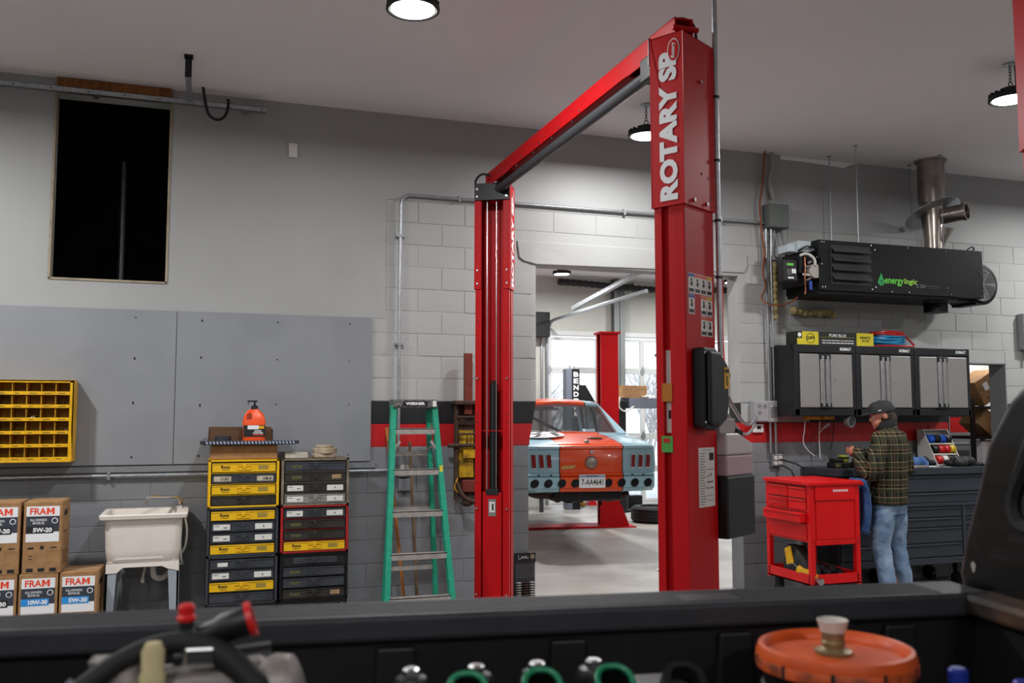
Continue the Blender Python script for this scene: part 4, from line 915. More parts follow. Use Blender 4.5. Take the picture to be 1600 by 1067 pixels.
# flue
fx, fy_ = 1.56, .26; tp = CEIL-2.742
MB().lathe([(.085,H2-.01),(.085,H2+.16),(.105,H2+.36),(.10,H2+.42),(.10,H2+.50)], (fx, fy_, 0), n=32).build('flue_pipe', m_stn, ht, smooth=True)
MB().lathe([(.128,H2+.50),(.128,tp)], (fx, fy_, 0), n=32).lathe([(.128,tp-.02),(.15,tp-.018),(.15,tp-.004)], (fx, fy_, 0), n=32).build('flue_sleeve', m_stn, ht, smooth=True)
MB().lathe([(.105,0),(.27,-.012),(.27,-.004),(.105,.01)], (fx, fy_, H2+.41), (-.12,.42,.88), n=40).build('storm_collar', m_galv, ht, smooth=True)
MB().lathe([(.08,0),(.08,.22),(.092,.22),(.092,.25),(.076,.25),(.074,.20),(0,.20)], (fx+.06, fy_-.04, H2+.37), (.45,-.88,.06), n=28).build('draft_tee', m_stn, ht, smooth=True)
MB().lathe([(0,0),(.06,0),(.062,.006),(0,.008)], (fx+.06+.45*.215, fy_-.04-.88*.215, H2+.37+.013), (.45,-.88,.06), n=22).build('tee_mouth_shade', M('mouth_shade_tone', (78,64,58), .5, .5), ht, smooth=True)  # dark disc paints in the shade inside the open tee
MB().lathe([(.05,0),(.085,.26)], (fx+.02, fy_, H2+.02), (.30,-.28,1), n=24).build('flue_branch', m_stn, ht, smooth=True)

# ------------------------------------------------------------------ wall cabinets
m_cb = M('cabinet_black', (22,23,27), .42, .1, var=.1, scale=6); m_cd = M('cabinet_door_grey', (146,144,142), .38, .35, var=.03, scale=3)
CW, CHH, CD, CZ = .68, .655, .35, 1.608
def wall_cabinet(x, label):
    t = thing('wall_cabinet', label, 'cabinet', (x, 7.07, CZ), 0, 'black and grey wall cabinets')
    q = MB(); q.box(0, CW, .02, CD, 0, CHH); q.box(0, CW, -.006, .03, CHH-.075, CHH); q.box(0, CW, -.004, .03, 0, .065); q.box(0, .055, -.004, .03, 0, CHH); q.box(CW-.035, CW, -.004, .03, 0, CHH)
    q.build('body', m_cb, t, bevel=.005)
    for (a, b_) in ((.062, .275), (.395, CW-.042)):
        d = MB(); d.box(a, b_, -.012, .02, .075, CHH-.085); d.build('door', m_cd, t, bevel=.008)
    for s_, a in ((-1, .28), (1, .337)):
        h = MB(); h.lathe([(.026, .085), (.026, CHH-.10)], (a+.026, .0, 0), n=16, a0=PI, a1=2*PI); h.build('handle', m_steel, t, smooth=True)
    q = MB(); q.box(.275, .395, -.022, .02, CHH-.135, CHH-.082); q.box(.275, .395, -.022, .02, .066, .118); q.box(.275, .395, .0, .02, .066, CHH-.082); q.build('handle_cap', m_cb, t, bevel=.005)
    MB().cyl((.44, -.016, .33), (.44, -.012, .33), .009, n=12).build('lock', m_chrome, t)
    text('KOBALT', m_wht, t, (CW-.11, -.0068, CHH-.035), w=.125, h=.028, off=.05)
    return t
for i, lb in enumerate(('wall cabinet nearest the doorway, under the long black and yellow carton', 'middle one of the three wall cabinets, under the hose coil', 'wall cabinet farthest from the doorway, with nothing on top')):
    wall_cabinet(5.135+i*.683, lb)
pb_ = thing('air_line_carton', 'long black and yellow carton on the first wall cabinet', 'box', (5.20, 7.10, CZ+CHH+.001))
m_byl = M('carton_yellow', (206,190,40), .5); MB().box(0, .86, 0, .17, 0, .125).build('carton', M('carton_black', (34,34,32), .5), pb_, bevel=.003)
MB().box(.055, .235, -.0012, 0, .002, .123).build('yellow_panel', m_byl, pb_); MB().box(.665, .86, -.0012, 0, .002, .123).build('yellow_panel', m_byl, pb_); MB().box(0, .055, -.0012, 0, .002, .06).build('yellow_panel', m_byl, pb_)
MB().tube([(.145+.045*math.cos(a), -.002, .062+.045*math.sin(a)) for a in [2*PI*i/24 for i in range(24)]], .0025, 5, closed=True).build('round_mark', m_ink, pb_)
text('DURA', m_ink, pb_, (.145, -.002, .066), R=RF @ Matrix.Rotation(.12, 3, 'Z'), w=.085, h=.03, off=.04)
text('PURE BLUE', m_wht, pb_, (.45, -.002, .094), w=.19, h=.026, off=.01); MB().box(.26, .64, -.0015, 0, .073, .078).build('olive_line', M('olive_print', (120,116,40), .6), pb_)
g = MB()
for r_, (z_, h_) in enumerate(((.042,.007), (.018,.009))):
    x_ = .275
    while x_ < .62:
        l_ = random.uniform(.015, .05); g.box(x_, min(x_+l_, .63), -.0016, 0, z_, z_+h_); x_ += l_+.008
g.build('small_print', m_wht, pb_, kind='stuff')
text('EXPANDS TO\n30\' X 100\'', m_ink, pb_, (.765, -.002, .066), w=.12, h=.055, off=.03)
MB().lathe([(0,0),(.02,0),(.02,.001),(0,.001)], (.028, -.0005, .092), (0,-1,0), n=16).build('round_mark', m_wht, pb_)
hc = thing('hose_coil', 'coil of red and blue hose on the middle wall cabinet', 'hose', (6.32, 7.22, CZ+CHH))
m_hr = M('red_hose', (168,26,28), .4); m_hbl = M('blue_hose', (40,140,190), .4)
def coil(r, z0, n, step, tr_, mat, sq=.62):
    pts = []
    for i in range(n*24+1):
        a = 2*PI*i/24; rr_ = r+.012*math.sin(i*.37); pts.append((rr_*math.cos(a), rr_*sq*math.sin(a), z0+step*i/24+.004*math.sin(i*.9)))
    return MB().tube(pts, tr_, 7).build('coil', mat, hc, smooth=True)
coil(.185, .026, 6, .0145, .009, m_hbl); coil(.165, .118, 3, .012, .011, m_hr); coil(.185, .112, 2, .012, .011, m_hr)
MB().tube(catmull([(-.25,-.04,.012),(-.1,-.13,.012),(.12,-.14,.012),(.235,-.1,.02),(.24,-.06,.06),(.2,-.04,.11),(.15,-.06,.13)], 6), .010, 8).build('loose_end', m_hr, hc, smooth=True)
MB().tube(catmull([(-.25,-.04,.012),(-.22,-.02,.05),(-.17,-.02,.1),(-.15,0,.13)], 6), .010, 8).build('loose_end', m_hr, hc, smooth=True)
# things hanging under the cabinets
for k, (px, tx) in enumerate(((1270, 'left'), (1292, 'right'))):
    p = atY(px, 655, 7.2); tag(MB().box(p.x-.07, p.x+.05, 7.15, 7.25, CZ-.035, CZ).build('shelf_bracket', M('brass_yellow', (178,130,30), .5), bevel=.003), tx+' yellow bracket tucked under the first wall cabinet', 'bracket')
for pts, lb in ((((1258,658),(1257,672),(1255,690),(1262,703),(1273,712)), 'white cord falling to the battery chargers, nearest the doorway'), (((1281,658),(1280,680),(1281,706),(1282,716)), 'white cord hanging straight from the yellow bracket')):
    tag(MB().tube(catmull([atY(x, y, 7.3) for x, y in pts], 6), .0045, 6).build('power_cord', m_wht, smooth=True), lb, 'cord')
tag(MB().tube(catmull([atY(x, y, 7.3) for x, y in ((1281,676),(1287,668),(1294,662),(1296,664),(1290,668),(1284,670))], 6), .0045, 6).build('power_cord', m_wht, smooth=True), 'small white cord loop tied at mid height', 'cord')
tag(MB().tube(catmull([atY(x, y, 7.32) for x, y in ((1303,655),(1302,680),(1297,703))], 6), .004, 6).build('power_cord', m_blk, smooth=True), 'thin black cord under the first wall cabinet', 'cord')
cm = thing('inspection_light', 'round grey work light hanging under the cabinet beside the man', 'work light', tuple(atY(1328, 658, 7.12)))
MB().lathe([(.03,.05),(.055,.03),(.058,-.02),(.045,-.022),(.04,.0),(0,.0)], (0,0,0), (-.25,1,.1), n=28).build('head', M('grey_plastic', (112,112,114), .45), cm, smooth=True)
MB().lathe([(0,0),(.04,0),(.04,-.006),(0,-.006)], (.003,-.012,0), (-.25,1,.1), n=24).build('lens', m_dkwin, cm, smooth=True); MB().cyl((0,.05,.03), (0,.08,.10), .008, n=8).build('stem', m_blk, cm)

# ------------------------------------------------------------------ tool chest bench
m_ch = M('chest_slate', (52,57,65), .38, .15, var=.06, scale=5); m_chd = M('chest_slate_dark', (36,39,45), .4, .15)
bc = thing('tool_chest_bench', 'long slate grey tool chest bench with drawers along the wall', 'tool chest', (5.45, 6.9, 0))
BW = 2.12
q = MB(); q.box(0, BW, .02, .51, .27, 1.06); q.build('body', m_chd, bc, bevel=.004)
MB().box(-.01, BW+.01, -.02, .515, 1.06, 1.128).build('top', m_ch, bc, bevel=.006)
MB().box(1.80, 1.98, -.022, -.019, 1.095, 1.105).build('maker_plate', m_ink, bc); MB().cyl((.85,-.023,1.09), (.85,-.019,1.09), .012, n=12).build('lock', m_ink, bc)
rows = [(.90,1.045),(.80,.888)]; low = [(.665,.755),(.575,.655),(.43,.565),(.30,.42)]
for (a, b_) in rows:
    d = MB().box(.02, BW-.02, .0, .03, a, b_).build('drawer', m_ch, bc, bevel=.005); MB().box(.04, BW-.04, -.012, .004, b_-.018, b_-.006).build('pull', m_chd, d, bevel=.003)
for (x0, x1) in ((.02,.36), (.40,1.40), (1.44, BW-.02)):
    for (a, b_) in low:
        d = MB().box(x0, x1, .004, .03, a, b_).build('drawer', m_ch, bc, bevel=.005); MB().box(x0+.01, x1-.01, -.008, .006, b_-.018, b_-.006).build('pull', m_chd, d, bevel=.003)
MB().box(0, BW, -.004, .03, .765, .795).build('rail', m_ch, bc, bevel=.003); MB().box(0, BW, -.006, .03, .235, .29).build('rail', m_ch, bc, bevel=.003)
for x in (1.405,): MB().box(x, x+.03, -.002, .03, .29, .765).build('upright', m_ch, bc)
for x in (.1, .75, 1.4, BW-.1):
    for y in (.08, .44): MB().cyl((x-.02,y,.07), (x+.02,y,.07), .07, n=20).box(x-.03, x+.03, y-.03, y+.03, .14, .24).build('caster', m_blk, bc, smooth=True)
BT = 1.1285
def charger(x, y, label, rz):
    t = thing('battery_charger', label, 'charger', (x, y, BT), rz, 'chargers on the bench')
    q = MB(); q.box(-.09, .09, -.055, .055, 0, .05); q.box(-.07, .03, -.045, .045, .05, .085); q.build('base', m_blkm, t, bevel=.008)
    q = MB(); q.box(.03, .085, -.05, .03, .05, .115); q.build('battery', M('lime_plastic', (140,150,28), .45), t, bevel=.008)
    MB().box(.028, .087, -.052, .032, .085, .1).build('battery_band', m_blk, t); MB().box(-.08, -.02, -.0565, -.055, .01, .04).build('label', M('olive_label', (120,118,60), .5), t)
charger(5.60, 7.08, 'black and lime battery charger at the end of the bench', .1); charger(5.84, 7.06, 'black and lime battery charger behind the man\'s hands', -.2)
tag(MB().box(-.05, .05, -.03, .03, 0, .06).box(-.02, .02, -.1, -.03, .02, .05).build('cordless_tool', m_blk, bevel=.012, loc=(5.97, 6.96, BT), rz=.5), 'small black tool lying beside the chargers', 'tool')
wr = thing('wire_spool_rack', 'white sloped rack of coloured wire spools on the bench', 'wire rack', (atY(1472, 700, 7.2).x, 7.22, BT))
m_wr = M('white_rack', (196,194,188), .45)
for x in (-.15, .15): MB().prism([(-.12,0),(.14,0),(.14,.34),(.06,.34)], 'x', x-.004, x+.004).build('side', m_wr, wr)
MB().box(-.15, .15, .13, .14, 0, .34).build('back', m_wr, wr); MB().prism([(.06,.336),(.14,.336),(.14,.344),(.06,.344)], 'x', -.15, .15).build('roof', m_wr, wr)
m_sp = {k: M('wire_'+k, c, .45) for k, c in dict(blue=(34,84,190), black=(24,24,26), red=(190,30,34), yellow=(206,176,30), white=(208,206,200)).items()}
for r, (z, y, cols) in enumerate(((.25,.02,('blue','black','blue','black')), (.15,-.03,('black','red','red','yellow')), (.05,-.08,('red','white','black','black')))):
    MB().box(-.15, .15, y-.035, y-.03, z-.052, z-.038).build('shelf_edge', m_wr, wr)
    for k, c in enumerate(cols):
        x = -.105+k*.07; MB().lathe([(.02,-.028),(.045,-.028),(.045,-.022),(.038,-.02),(.038,.02),(.045,.022),(.045,.028),(.02,.028)], (x, y+.01, z), (1,0,0), n=22).build('wire_spool', m_sp[c], wr, smooth=True)
def lump(name, c, r, mat, label, cat, seed, n=7, flat=.35):
    rnd = random.Random(seed); g = MB()
    for i in range(n):
        g.sphere((c[0]+rnd.uniform(-r,r), c[1]+rnd.uniform(-r*.5,r*.5), c[2]+rnd.uniform(.3,.9)*r*flat), (r*rnd.uniform(.35,.6), r*rnd.uniform(.3,.5), r*flat*rnd.uniform(.4,.9)), 12, 8, R=Euler((rnd.uniform(-.4,.4), rnd.uniform(-.4,.4), rnd.uniform(0,3))).to_matrix())
    o = g.build(name, mat, smooth=60); o.modifiers.new('remesh', 'REMESH').voxel_size = max(.006, r*.06)
    s_ = o.modifiers.new('smooth', 'SMOOTH'); s_.iterations = 3; return tag(o, label, cat)
m_rag = M('blue_rag', (62,96,150), .85, scale=20, col2=(84,118,168), bump=.2); m_glv = M('black_leather', (24,24,27), .6, var=.2, scale=20)
bx = lambda px, Y: atY(px, 720, Y).x
lump('shop_rag', (bx(1425, 7.1), 7.05, BT), .09, m_rag, 'crumpled blue rag on the bench beside the man', 'rag', 3, flat=.7)
lump('work_glove', (bx(1441, 7.15), 7.12, BT), .08, m_glv, 'dark crumpled glove behind the blue rag on the bench', 'glove', 5, flat=.7)
lump('work_glove', (bx(1499, 6.98), 6.98, BT), .12, m_glv, 'black gloves heaped in front of the spool rack', 'glove', 8, n=9, flat=.5)
lump('work_glove', (bx(1522, 6.98), 7.0, BT), .10, m_glv, 'flat black glove at the far end of the heap on the bench', 'glove', 9, flat=.25)
for k, (px, c, lb) in enumerate(((1418, (206,206,200), 'white paper scrap on the bench under the blue rag'), (1437, (150,140,128), 'tan paper scrap on the bench near the rag'), (1456, (216,214,210), 'white receipt lying before the spool rack'))):
    q = MB().box(-.07, .07, -.04, .04, 0, .012 if k == 1 else .004).build('paper_scrap', M('scrap_%d' % k, c, .7), loc=(bx(px, 6.97), 6.97, BT), rz=.3*k-.2); tag(q, lb, 'paper')

# ------------------------------------------------------------------ red service cart
m_cr = M('cart_red', (206,16,20), .38, 0, var=.05, scale=5, spec=.3, coat=.12)
ca = thing('tool_cart', 'red steel service cart with drawers and open lower tray', 'tool cart', (4.84, 6.49, .0))
cw, cdp = .50, .63
for x in (0, cw-.045):
    for y in (0, cdp-.045):
        g = MB(); g.box(x, x+.045, y, y+.045, .19, 1.03); g.build('post', m_cr, ca, bevel=.004)
        h = MB()
        for z in (.24, .27, .53, .56, .96, .99): h.cyl((x+.022, y-.001, z), (x+.022, y+.002, z), .006, n=8); h.cyl((x-.001, y+.022, z), (x+.002, y+.022, z), .006, n=8)
        h.build('bolt_hole', m_ink, ca, kind='stuff')
MB().box(.006, cw-.006, .01, cdp-.01, .55, 1.02).build('cabinet', m_cr, ca, bevel=.003)
MB().box(.05, cw-.05, -.004, .004, .53, .57).build('end_rail', m_cr, ca, bevel=.002); MB().box(.05, cw-.05, -.006, .006, .90, 1.03).build('end_plate', m_cr, ca, bevel=.003)
MB().box(.06, cw-.06, .004, .0085, .575, .895).build('end_panel', m_cr, ca, bevel=.002)
lgp = MB()
for k in range(6): MB().prism(rrect((.24+.026*k), .98, .020, .020, .007), 'y', -.0075, -.006).build('maker_letter', m_wht, ca); MB().prism(rrect((.24+.026*k), .98, .009, .009, .003), 'y', -.0082, -.0075).build('letter_core', m_cr, ca)
lid = MB(); lid.box(-.02, cw+.02, -.02, cdp+.01, 1.025, 1.06); lid.build('lid', m_cr, ca, bevel=.008, seg=3)
MB().box(cw+.02, cw+.055, .0, cdp*.9, 1.015, 1.042).build('side_lip', m_cr, ca, bevel=.006)
for (y0, y1, z0, z1, o_) in ((.05,.29,.915,1.005,0), (.305,.58,.915,1.005,0), (.05,.29,.82,.905,0), (.305,.58,.865,.905,0), (.305,.58,.82,.86,0), (.05,.58,.715,.795,.06), (.05,.58,.57,.71,0)):
    d = MB().box(-.006-o_, .04, y0, y1, z0, z1).build('drawer', m_cr, ca, bevel=.004); MB().box(-.016-o_, -.004-o_, y0+.008, y1-.008, z1-.014, z1-.003).build('pull', m_cr, d, bevel=.003)
    MB().box(-.003, .0, y0, y1, z1, z1+.006).build('gap', m_ink, d)
MB().box(.0, cw, .0, cdp, .20, .215).box(.0, .01, .03, cdp-.03, .20, .29).box(.03, cw-.03, .0, .01, .20, .29).box(cw-.01, cw, .03, cdp-.03, .20, .29).box(.03, cw-.03, cdp-.01, cdp, .2, .29).build('lower_tray', m_cr, ca, bevel=.002)
for x in (.07, cw-.07):
    for y in (.08, cdp-.08): MB().cyl((x-.018,y,.066), (x+.018,y,.066), .066, n=20).box(x-.025, x+.025, y-.03, y+.03, .12, .2).build('caster', m_rub, ca, smooth=True)
tb = thing('tool_bag', 'black and yellow soft tool bag on the lower tray of the red cart', 'bag', (4.95, 6.72, .216))
g = MB(); g.loft([rr(0,.05,.15,.34,.04,0), rr(0,.05,.17,.36,.05,.1), rr(.0,.09,.14,.26,.05,.2), rr(.0,.12,.08,.16,.03,.27)]); g.build('bag', m_glv, tb, smooth=60)
MB().prism([(.05,.13),(.15,.10),(.18,.24),(.10,.275)], 'x', -.087, -.068).build('yellow_flap', m_yel, tb, bevel=.01)
MB().cyl((-.075,-.02,.09), (-.05,-.22,.03), .042, n=14).build('yellow_pocket', m_yel, tb, smooth=True); MB().cyl((-.05,-.22,.03), (-.045,-.27,.02), .03, n=12).build('torch_end', m_steel, tb, smooth=True)
MB().tube(catmull([(-.09,.12,.11),(-.10,.03,.13),(-.095,-.06,.08)], 6), .003, 5).build('wire', m_galv, tb, smooth=True)
lump('dark_pouch', (5.20, 6.70, .216), .10, m_glv, 'dark pouch on the lower tray behind the open end of the cart', 'pouch', 12, flat=.9)
for k, (pts, lb) in enumerate((((( 5.18, WY-.06, 1.20),(5.24,7.2,1.16),(5.25,7.1,1.11),(5.22,7.05,1.062)), 'upper black plug lead running from the outlet to the cart'), (((5.18, WY-.06, 1.15),(5.2,7.25,1.11),(5.14,7.14,1.09),(5.12,7.08,1.062)), 'lower black plug lead running from the outlet to the cart'))):
    tag(MB().tube(catmull(pts, 6), .007, 8).build('power_cord', m_blk, smooth=True), lb, 'cord')

# ------------------------------------------------------------------ store room behind the small opening
rk = thing('black_rack', 'black metal rack standing in the store room opening', 'rack', (atY(1519, 640, 8.2).x, 8.2, 0))
for x in (0, .55):
    for y in (0, .4): MB().box(x-.02, x+.02, y-.02, y+.02, 0, 1.80).build('post', m_blkm, rk)
for z in (.5, 1.0, 1.36, 1.70): MB().box(0, .55, 0, .4, z-.02, z+.015).build('shelf', m_blkm, rk)
def tilted_box(c, sz, ry, label, mat):
    t = thing('carton', label, 'box', c); R = Matrix.Rotation(ry, 3, 'Y')
    MB().obox((0,0,0), sz, R).build('carton', mat, t, bevel=.004)
    return t, R
t, R = tilted_box((rk.location.x+.30, 8.38, 1.93), (.34,.3,.30), rad(-28), 'tilted cardboard box on top of the black rack', m_card)
MB().obox(R @ Vector((-.04,-.151,.04)), (.07,.002,.09), R).build('label', m_wht, t)
for (x, z) in ((-.11,.03),(.05,.05),(.10,-.04)): MB().tube([R @ Vector((x+.025*math.cos(a), -.151, z+.025*math.sin(a))) for a in [2*PI*i/16 for i in range(16)]], .003, 5, closed=True).build('printed_ring', m_ink, t)
MB().obox(R @ Vector((-.01,-.151,-.09)), (.18,.002,.012), R).build('printed_line', m_ink, t)
tilted_box((rk.location.x+.28, 8.38, 1.535), (.26,.28,.22), rad(35), 'plain tan carton wedged under the top shelf of the rack', M('tan_carton', (150,116,78), .8, var=.08, scale=10))
tag(MB().box(-.12, .2, 0, .2, 0, .30).build('white_box', m_wht, bevel=.01, loc=(rk.location.x+.3, 8.24, 1.018)), 'white box on the rack below the tan carton', 'box')
tag(MB().tube([(7.4, 8.90, 1.26), (10.6, 8.90, 1.26)], .02, 8).build('store_conduit', m_galv, smooth=True), 'pale horizontal pipe on the store room wall', 'pipe')
tag(MB().tube(catmull([(4.70, WY+.12, DT), (4.695, WY+.12, 2.4), (4.71, WY+.11, 1.9), (4.74, WY+.1, 1.72)], 6), .009, 8).build('air_hose', m_hr, smooth=True), 'red air hose hanging on the white jamb of the doorway', 'hose')
# ------------------------------------------------------------------ the man at the bench
def ell(cx, cy, z, a, b_, n=24): return [(cx+a*math.cos(2*PI*i/n), cy+b_*math.sin(2*PI*i/n), z) for i in range(n)]
def limb(g, pts, rs, n=14):
    P_ = catmull(pts, 5); k = len(P_); R_ = []
    for i in range(k):
        t_ = i/(k-1)*(len(rs)-1); a = min(int(t_), len(rs)-2); R_.append(rs[a]+(rs[a+1]-rs[a])*(t_-a))
    g.tube(P_, R_, n)
    g.sphere(P_[0], R_[0]*.99, 12, 8); g.sphere(P_[-1], R_[-1]*.99, 12, 8)
def soft(o, vox, it=6, tex=None, strength=0):
    r = o.modifiers.new('remesh', 'REMESH'); r.mode = 'VOXEL'; r.voxel_size = vox; r.use_smooth_shade = True
    s_ = o.modifiers.new('smooth', 'SMOOTH'); s_.iterations = it; s_.factor = .5
    if tex:
        d = o.modifiers.new('folds', 'DISPLACE'); d.texture = tex; d.strength = strength; d.mid_level = .5; d.texture_coords = 'LOCAL'
man = thing('person', 'man in dark plaid jacket, jeans and cap, back turned, working at the bench', 'person', (5.71, 6.55, 0), rad(22))
m_skin = M('skin', (176,118,96), .5, var=.05, scale=20)
LH, RH = Vector((-.055,.325,1.295)), Vector((.035,.315,1.27))
g = MB()
g.loft([ell(0,0,.84,.13,.095), ell(0,0,1.0,.13,.095), ell(0,.0,1.25,.15,.10), ell(0,-.01,1.40,.15,.08), ell(0,-.005,1.46,.06,.06), ell(0,.015,1.52,.054,.058), ell(0,.03,1.57,.054,.06)])
for s in (-1, 1):
    limb(g, [(s*.09,0,.90), (s*.105,.02,.50), (s*.11,-.02,.09)], [.08,.055,.042])
    g.sphere((s*.115,.05,.045), (.042,.11,.04), 12, 8)
for s, H_ in ((-1, LH), (1, RH)):
    limb(g, [(s*.16,0,1.40), (s*.265,.01,1.13), H_-Vector((s*-.02,.09,.0))], [.05,.042,.028])
    g.sphere(H_-Vector((s*-.01,.03,0)), (.024,.045,.04), 12, 8)
    for k in range(4):                                       # fingers curl in front of the palm
        z = H_.z+.026-.017*k; b0 = Vector((H_.x, H_.y+.005, z)); L = (.052,.060,.056,.044)[k]
        limb(g, [b0, b0+Vector((-s*.008, L*.55, .002)), b0+Vector((-s*.030, L*.8, -.004))], [.0085,.008,.007], 8)
    limb(g, [H_+Vector((-s*.008,-.03,.03)), H_+Vector((-s*.026,-.005,.043)), H_+Vector((-s*.036,.022,.036))], [.010,.009,.008], 8)
# head, turned to the left
HR = Matrix.Rotation(rad(46), 3, 'Z') @ Matrix.Rotation(rad(-12), 3, 'X'); HC = Vector((-.01,.045,1.615))
def hp(x, y, z): return HC + HR @ Vector((x, y, z))
g.sphere(HC+HR @ Vector((0,-.005,.02)), (.078,.098,.105), 24, 16, R=HR); g.sphere(hp(0,.045,-.055), (.056,.055,.058), 18, 12, R=HR)   # skull, jaw
g.sphere(hp(0,.092,-.015), (.014,.022,.024), 10, 8, R=HR); g.sphere(hp(0,.105,-.028), (.015,.014,.011), 10, 8, R=HR)                 # nose
g.sphere(hp(0,.086,-.062), (.024,.012,.008), 10, 8, R=HR); g.sphere(hp(0,.078,-.095), (.022,.018,.016), 10, 8, R=HR)                # lips, chin
g.sphere(hp(0,.078,.018), (.055,.016,.010), 12, 8, R=HR)                                                                              # brow
for s in (-1, 1): g.sphere(hp(s*.079,-.005,-.008), (.010,.022,.034), 12, 8, R=HR)                                                    # ears
body = g.build('body', m_skin, man, smooth=60); soft(body, .007, 3)
for s in (-1, 1):
    e = MB().sphere(hp(s*.030,.082,-.002), (.013,.010,.008), 12, 8, R=HR).build('eye', M('eye_white', (210,205,200), .3), body, smooth=True)
# hair and beard shadow
m_hair = M('brown_hair', (58,40,30), .7, scale=60, col2=(36,25,20), bump=.5)
g = MB(); g.sphere(hp(0,-.022,.0), (.086,.088,.098), 20, 14, R=HR); g.sphere(hp(0,-.082,-.045), (.072,.042,.058), 16, 10, R=HR)
for k in range(14):
    a = rad(-70+10*k); g.sphere(hp(.066*math.sin(a), -.04-.055*math.cos(a), -.055+.01*math.sin(k*2.3)), (.018,.018,.028), 8, 6, R=HR)
hair = g.build('hair', m_hair, man, smooth=60); soft(hair, .008, 2)
# cap
m_cap = M('dark_cap', (34,36,38), .8, var=.12, scale=30, bump=.1)
g = MB(); rings = []
for i in range(9):
    ph = PI/2*i/8; rings.append([tuple(hp(.100*math.cos(ph)**.6*math.cos(a), -.006+.116*math.cos(ph)**.6*math.sin(a), .028+.098*math.sin(ph))) for a in [2*PI*j/28 for j in range(28)]])
g.loft(rings); cap = g.build('cap', m_cap, man, smooth=60)
g = MB(); up = []; lo_ = []
for j in range(13):
    a = rad(20+140*j/12); up.append(((.094*math.cos(a), .105*math.sin(a)), (.088*math.cos(a), .105*math.sin(a)+.078*math.sin(rad(180*j/12))**.6)))
vs = []; fs = []
for (p, q) in up:
    dz = .012-abs(p[0])*.10
    for (x, y) in (p, q): vs += [hp(x, y, .034+dz-(y-.1)*.12), hp(x, y, .029+dz-(y-.1)*.12)]
for j in range(12):
    a = j*4; b_ = a+4; fs += [(a, b_, b_+2, a+2), (a+1, a+3, b_+3, b_+1), (a+2, b_+2, b_+3, a+3), (a, a+1, b_+1, b_)]
g.add(vs, fs); g.build('brim', m_cap, cap, smooth=60)
g = MB(); g.sphere(hp(-.094,.035,.048), (.003,.018,.003), 8, 6, R=HR); g.build('side_mark', m_wht, cap, smooth=True); MB().sphere(hp(0,-.006,.127), .008, 8, 6).build('button', m_cap, cap, smooth=True)
# jacket
def plaid():
    m = bpy.data.materials.new('plaid_flannel'); m.use_nodes = True; nt = m.node_tree; b_ = nt.nodes['Principled BSDF']; b_.inputs['Roughness'].default_value = .9; b_.inputs['Specular IOR Level'].default_value = .15
    tc = nt.nodes.new('ShaderNodeTexCoord'); sp_ = nt.nodes.new('ShaderNodeSeparateXYZ'); nt.links.new(tc.outputs['Object'], sp_.inputs[0])
    def math_(op, a, v=None, b2=None):
        n = nt.nodes.new('ShaderNodeMath'); n.operation = op; nt.links.new(a, n.inputs[0])
        if v is not None: n.inputs[1].default_value = v
        if b2 is not None: nt.links.new(b2, n.inputs[1])
        return n.outputs[0]
    yx = math_('MULTIPLY', sp_.outputs[1], -.8); across = math_('ADD', sp_.outputs[0], None, yx)
    def line(src, per, ph, wd):
        a = math_('ADD', src, 10+ph); a = math_('MODULO', a, per); return math_('LESS_THAN', a, wd)
    cur = None
    def over(col, fac, amt):
        nonlocal cur
        mx = nt.nodes.new('ShaderNodeMix'); mx.data_type = 'RGBA'; f = math_('MULTIPLY', fac, amt); nt.links.new(f, mx.inputs[0])
        if cur is None: mx.inputs[6].default_value = lin((25,26,22))
        else: nt.links.new(cur, mx.inputs[6])
        mx.inputs[7].default_value = lin(col); cur = mx.outputs[2]
    for src in (across, sp_.outputs[2]):
        over((52,54,42), line(src, .075, 0, .032), .6)
        over((168,148,112), line(src, .075, .04, .0045), .6)
        over((150,110,74), line(src, .15, .085, .005), .6)
    nt.links.new(cur, b_.inputs['Base Color']); MATS['plaid'] = m; return m
m_pl = plaid()
tx = bpy.data.textures.new('cloth_folds', 'CLOUDS'); tx.noise_scale = .11; tx.noise_depth = 2
g = MB()
g.loft([ell(0,0,.845,.185,.135), ell(0,0,.87,.19,.14), ell(0,0,1.0,.185,.14), ell(0,-.005,1.15,.188,.145), ell(0,-.012,1.30,.20,.148), ell(0,-.018,1.40,.195,.125), ell(0,-.018,1.455,.15,.10), ell(0,-.005,1.49,.085,.08), ell(0,.0,1.53,.08,.078)])
for s, H_ in ((-1, LH), (1, RH)):
    limb(g, [(s*.155,-.015,1.405), (s*.24,-.02,1.26), (s*.275,.0,1.12), (s*.20,.13,1.17), H_-Vector((s*-.025,.085,.0))], [.082,.075,.072,.064,.048], 16)
jk = g.build('jacket', m_pl, man, smooth=60); soft(jk, .011, 5, tx, .022)
g = MB(); cr_ = []
for (z, r, t_) in ((1.50,.088,0), (1.555,.082,.0), (1.56,.075,0), (1.50,.072,0)): cr_.append([(r*math.cos(a), .005+r*1.02*math.sin(a), z-.018*math.sin(a)) for a in [2*PI*j/24 for j in range(24)]])
g.loft(cr_, caps=False); g.build('collar', M('dark_collar', (20,20,20), .9), jk, smooth=60)
MB().tube([(.19*math.cos(a), .14*math.sin(a), .848) for a in [2*PI*j/32 for j in range(32)]], .006, 6, closed=True).build('hem', M('dark_collar', (20,20,20)), jk, smooth=True)
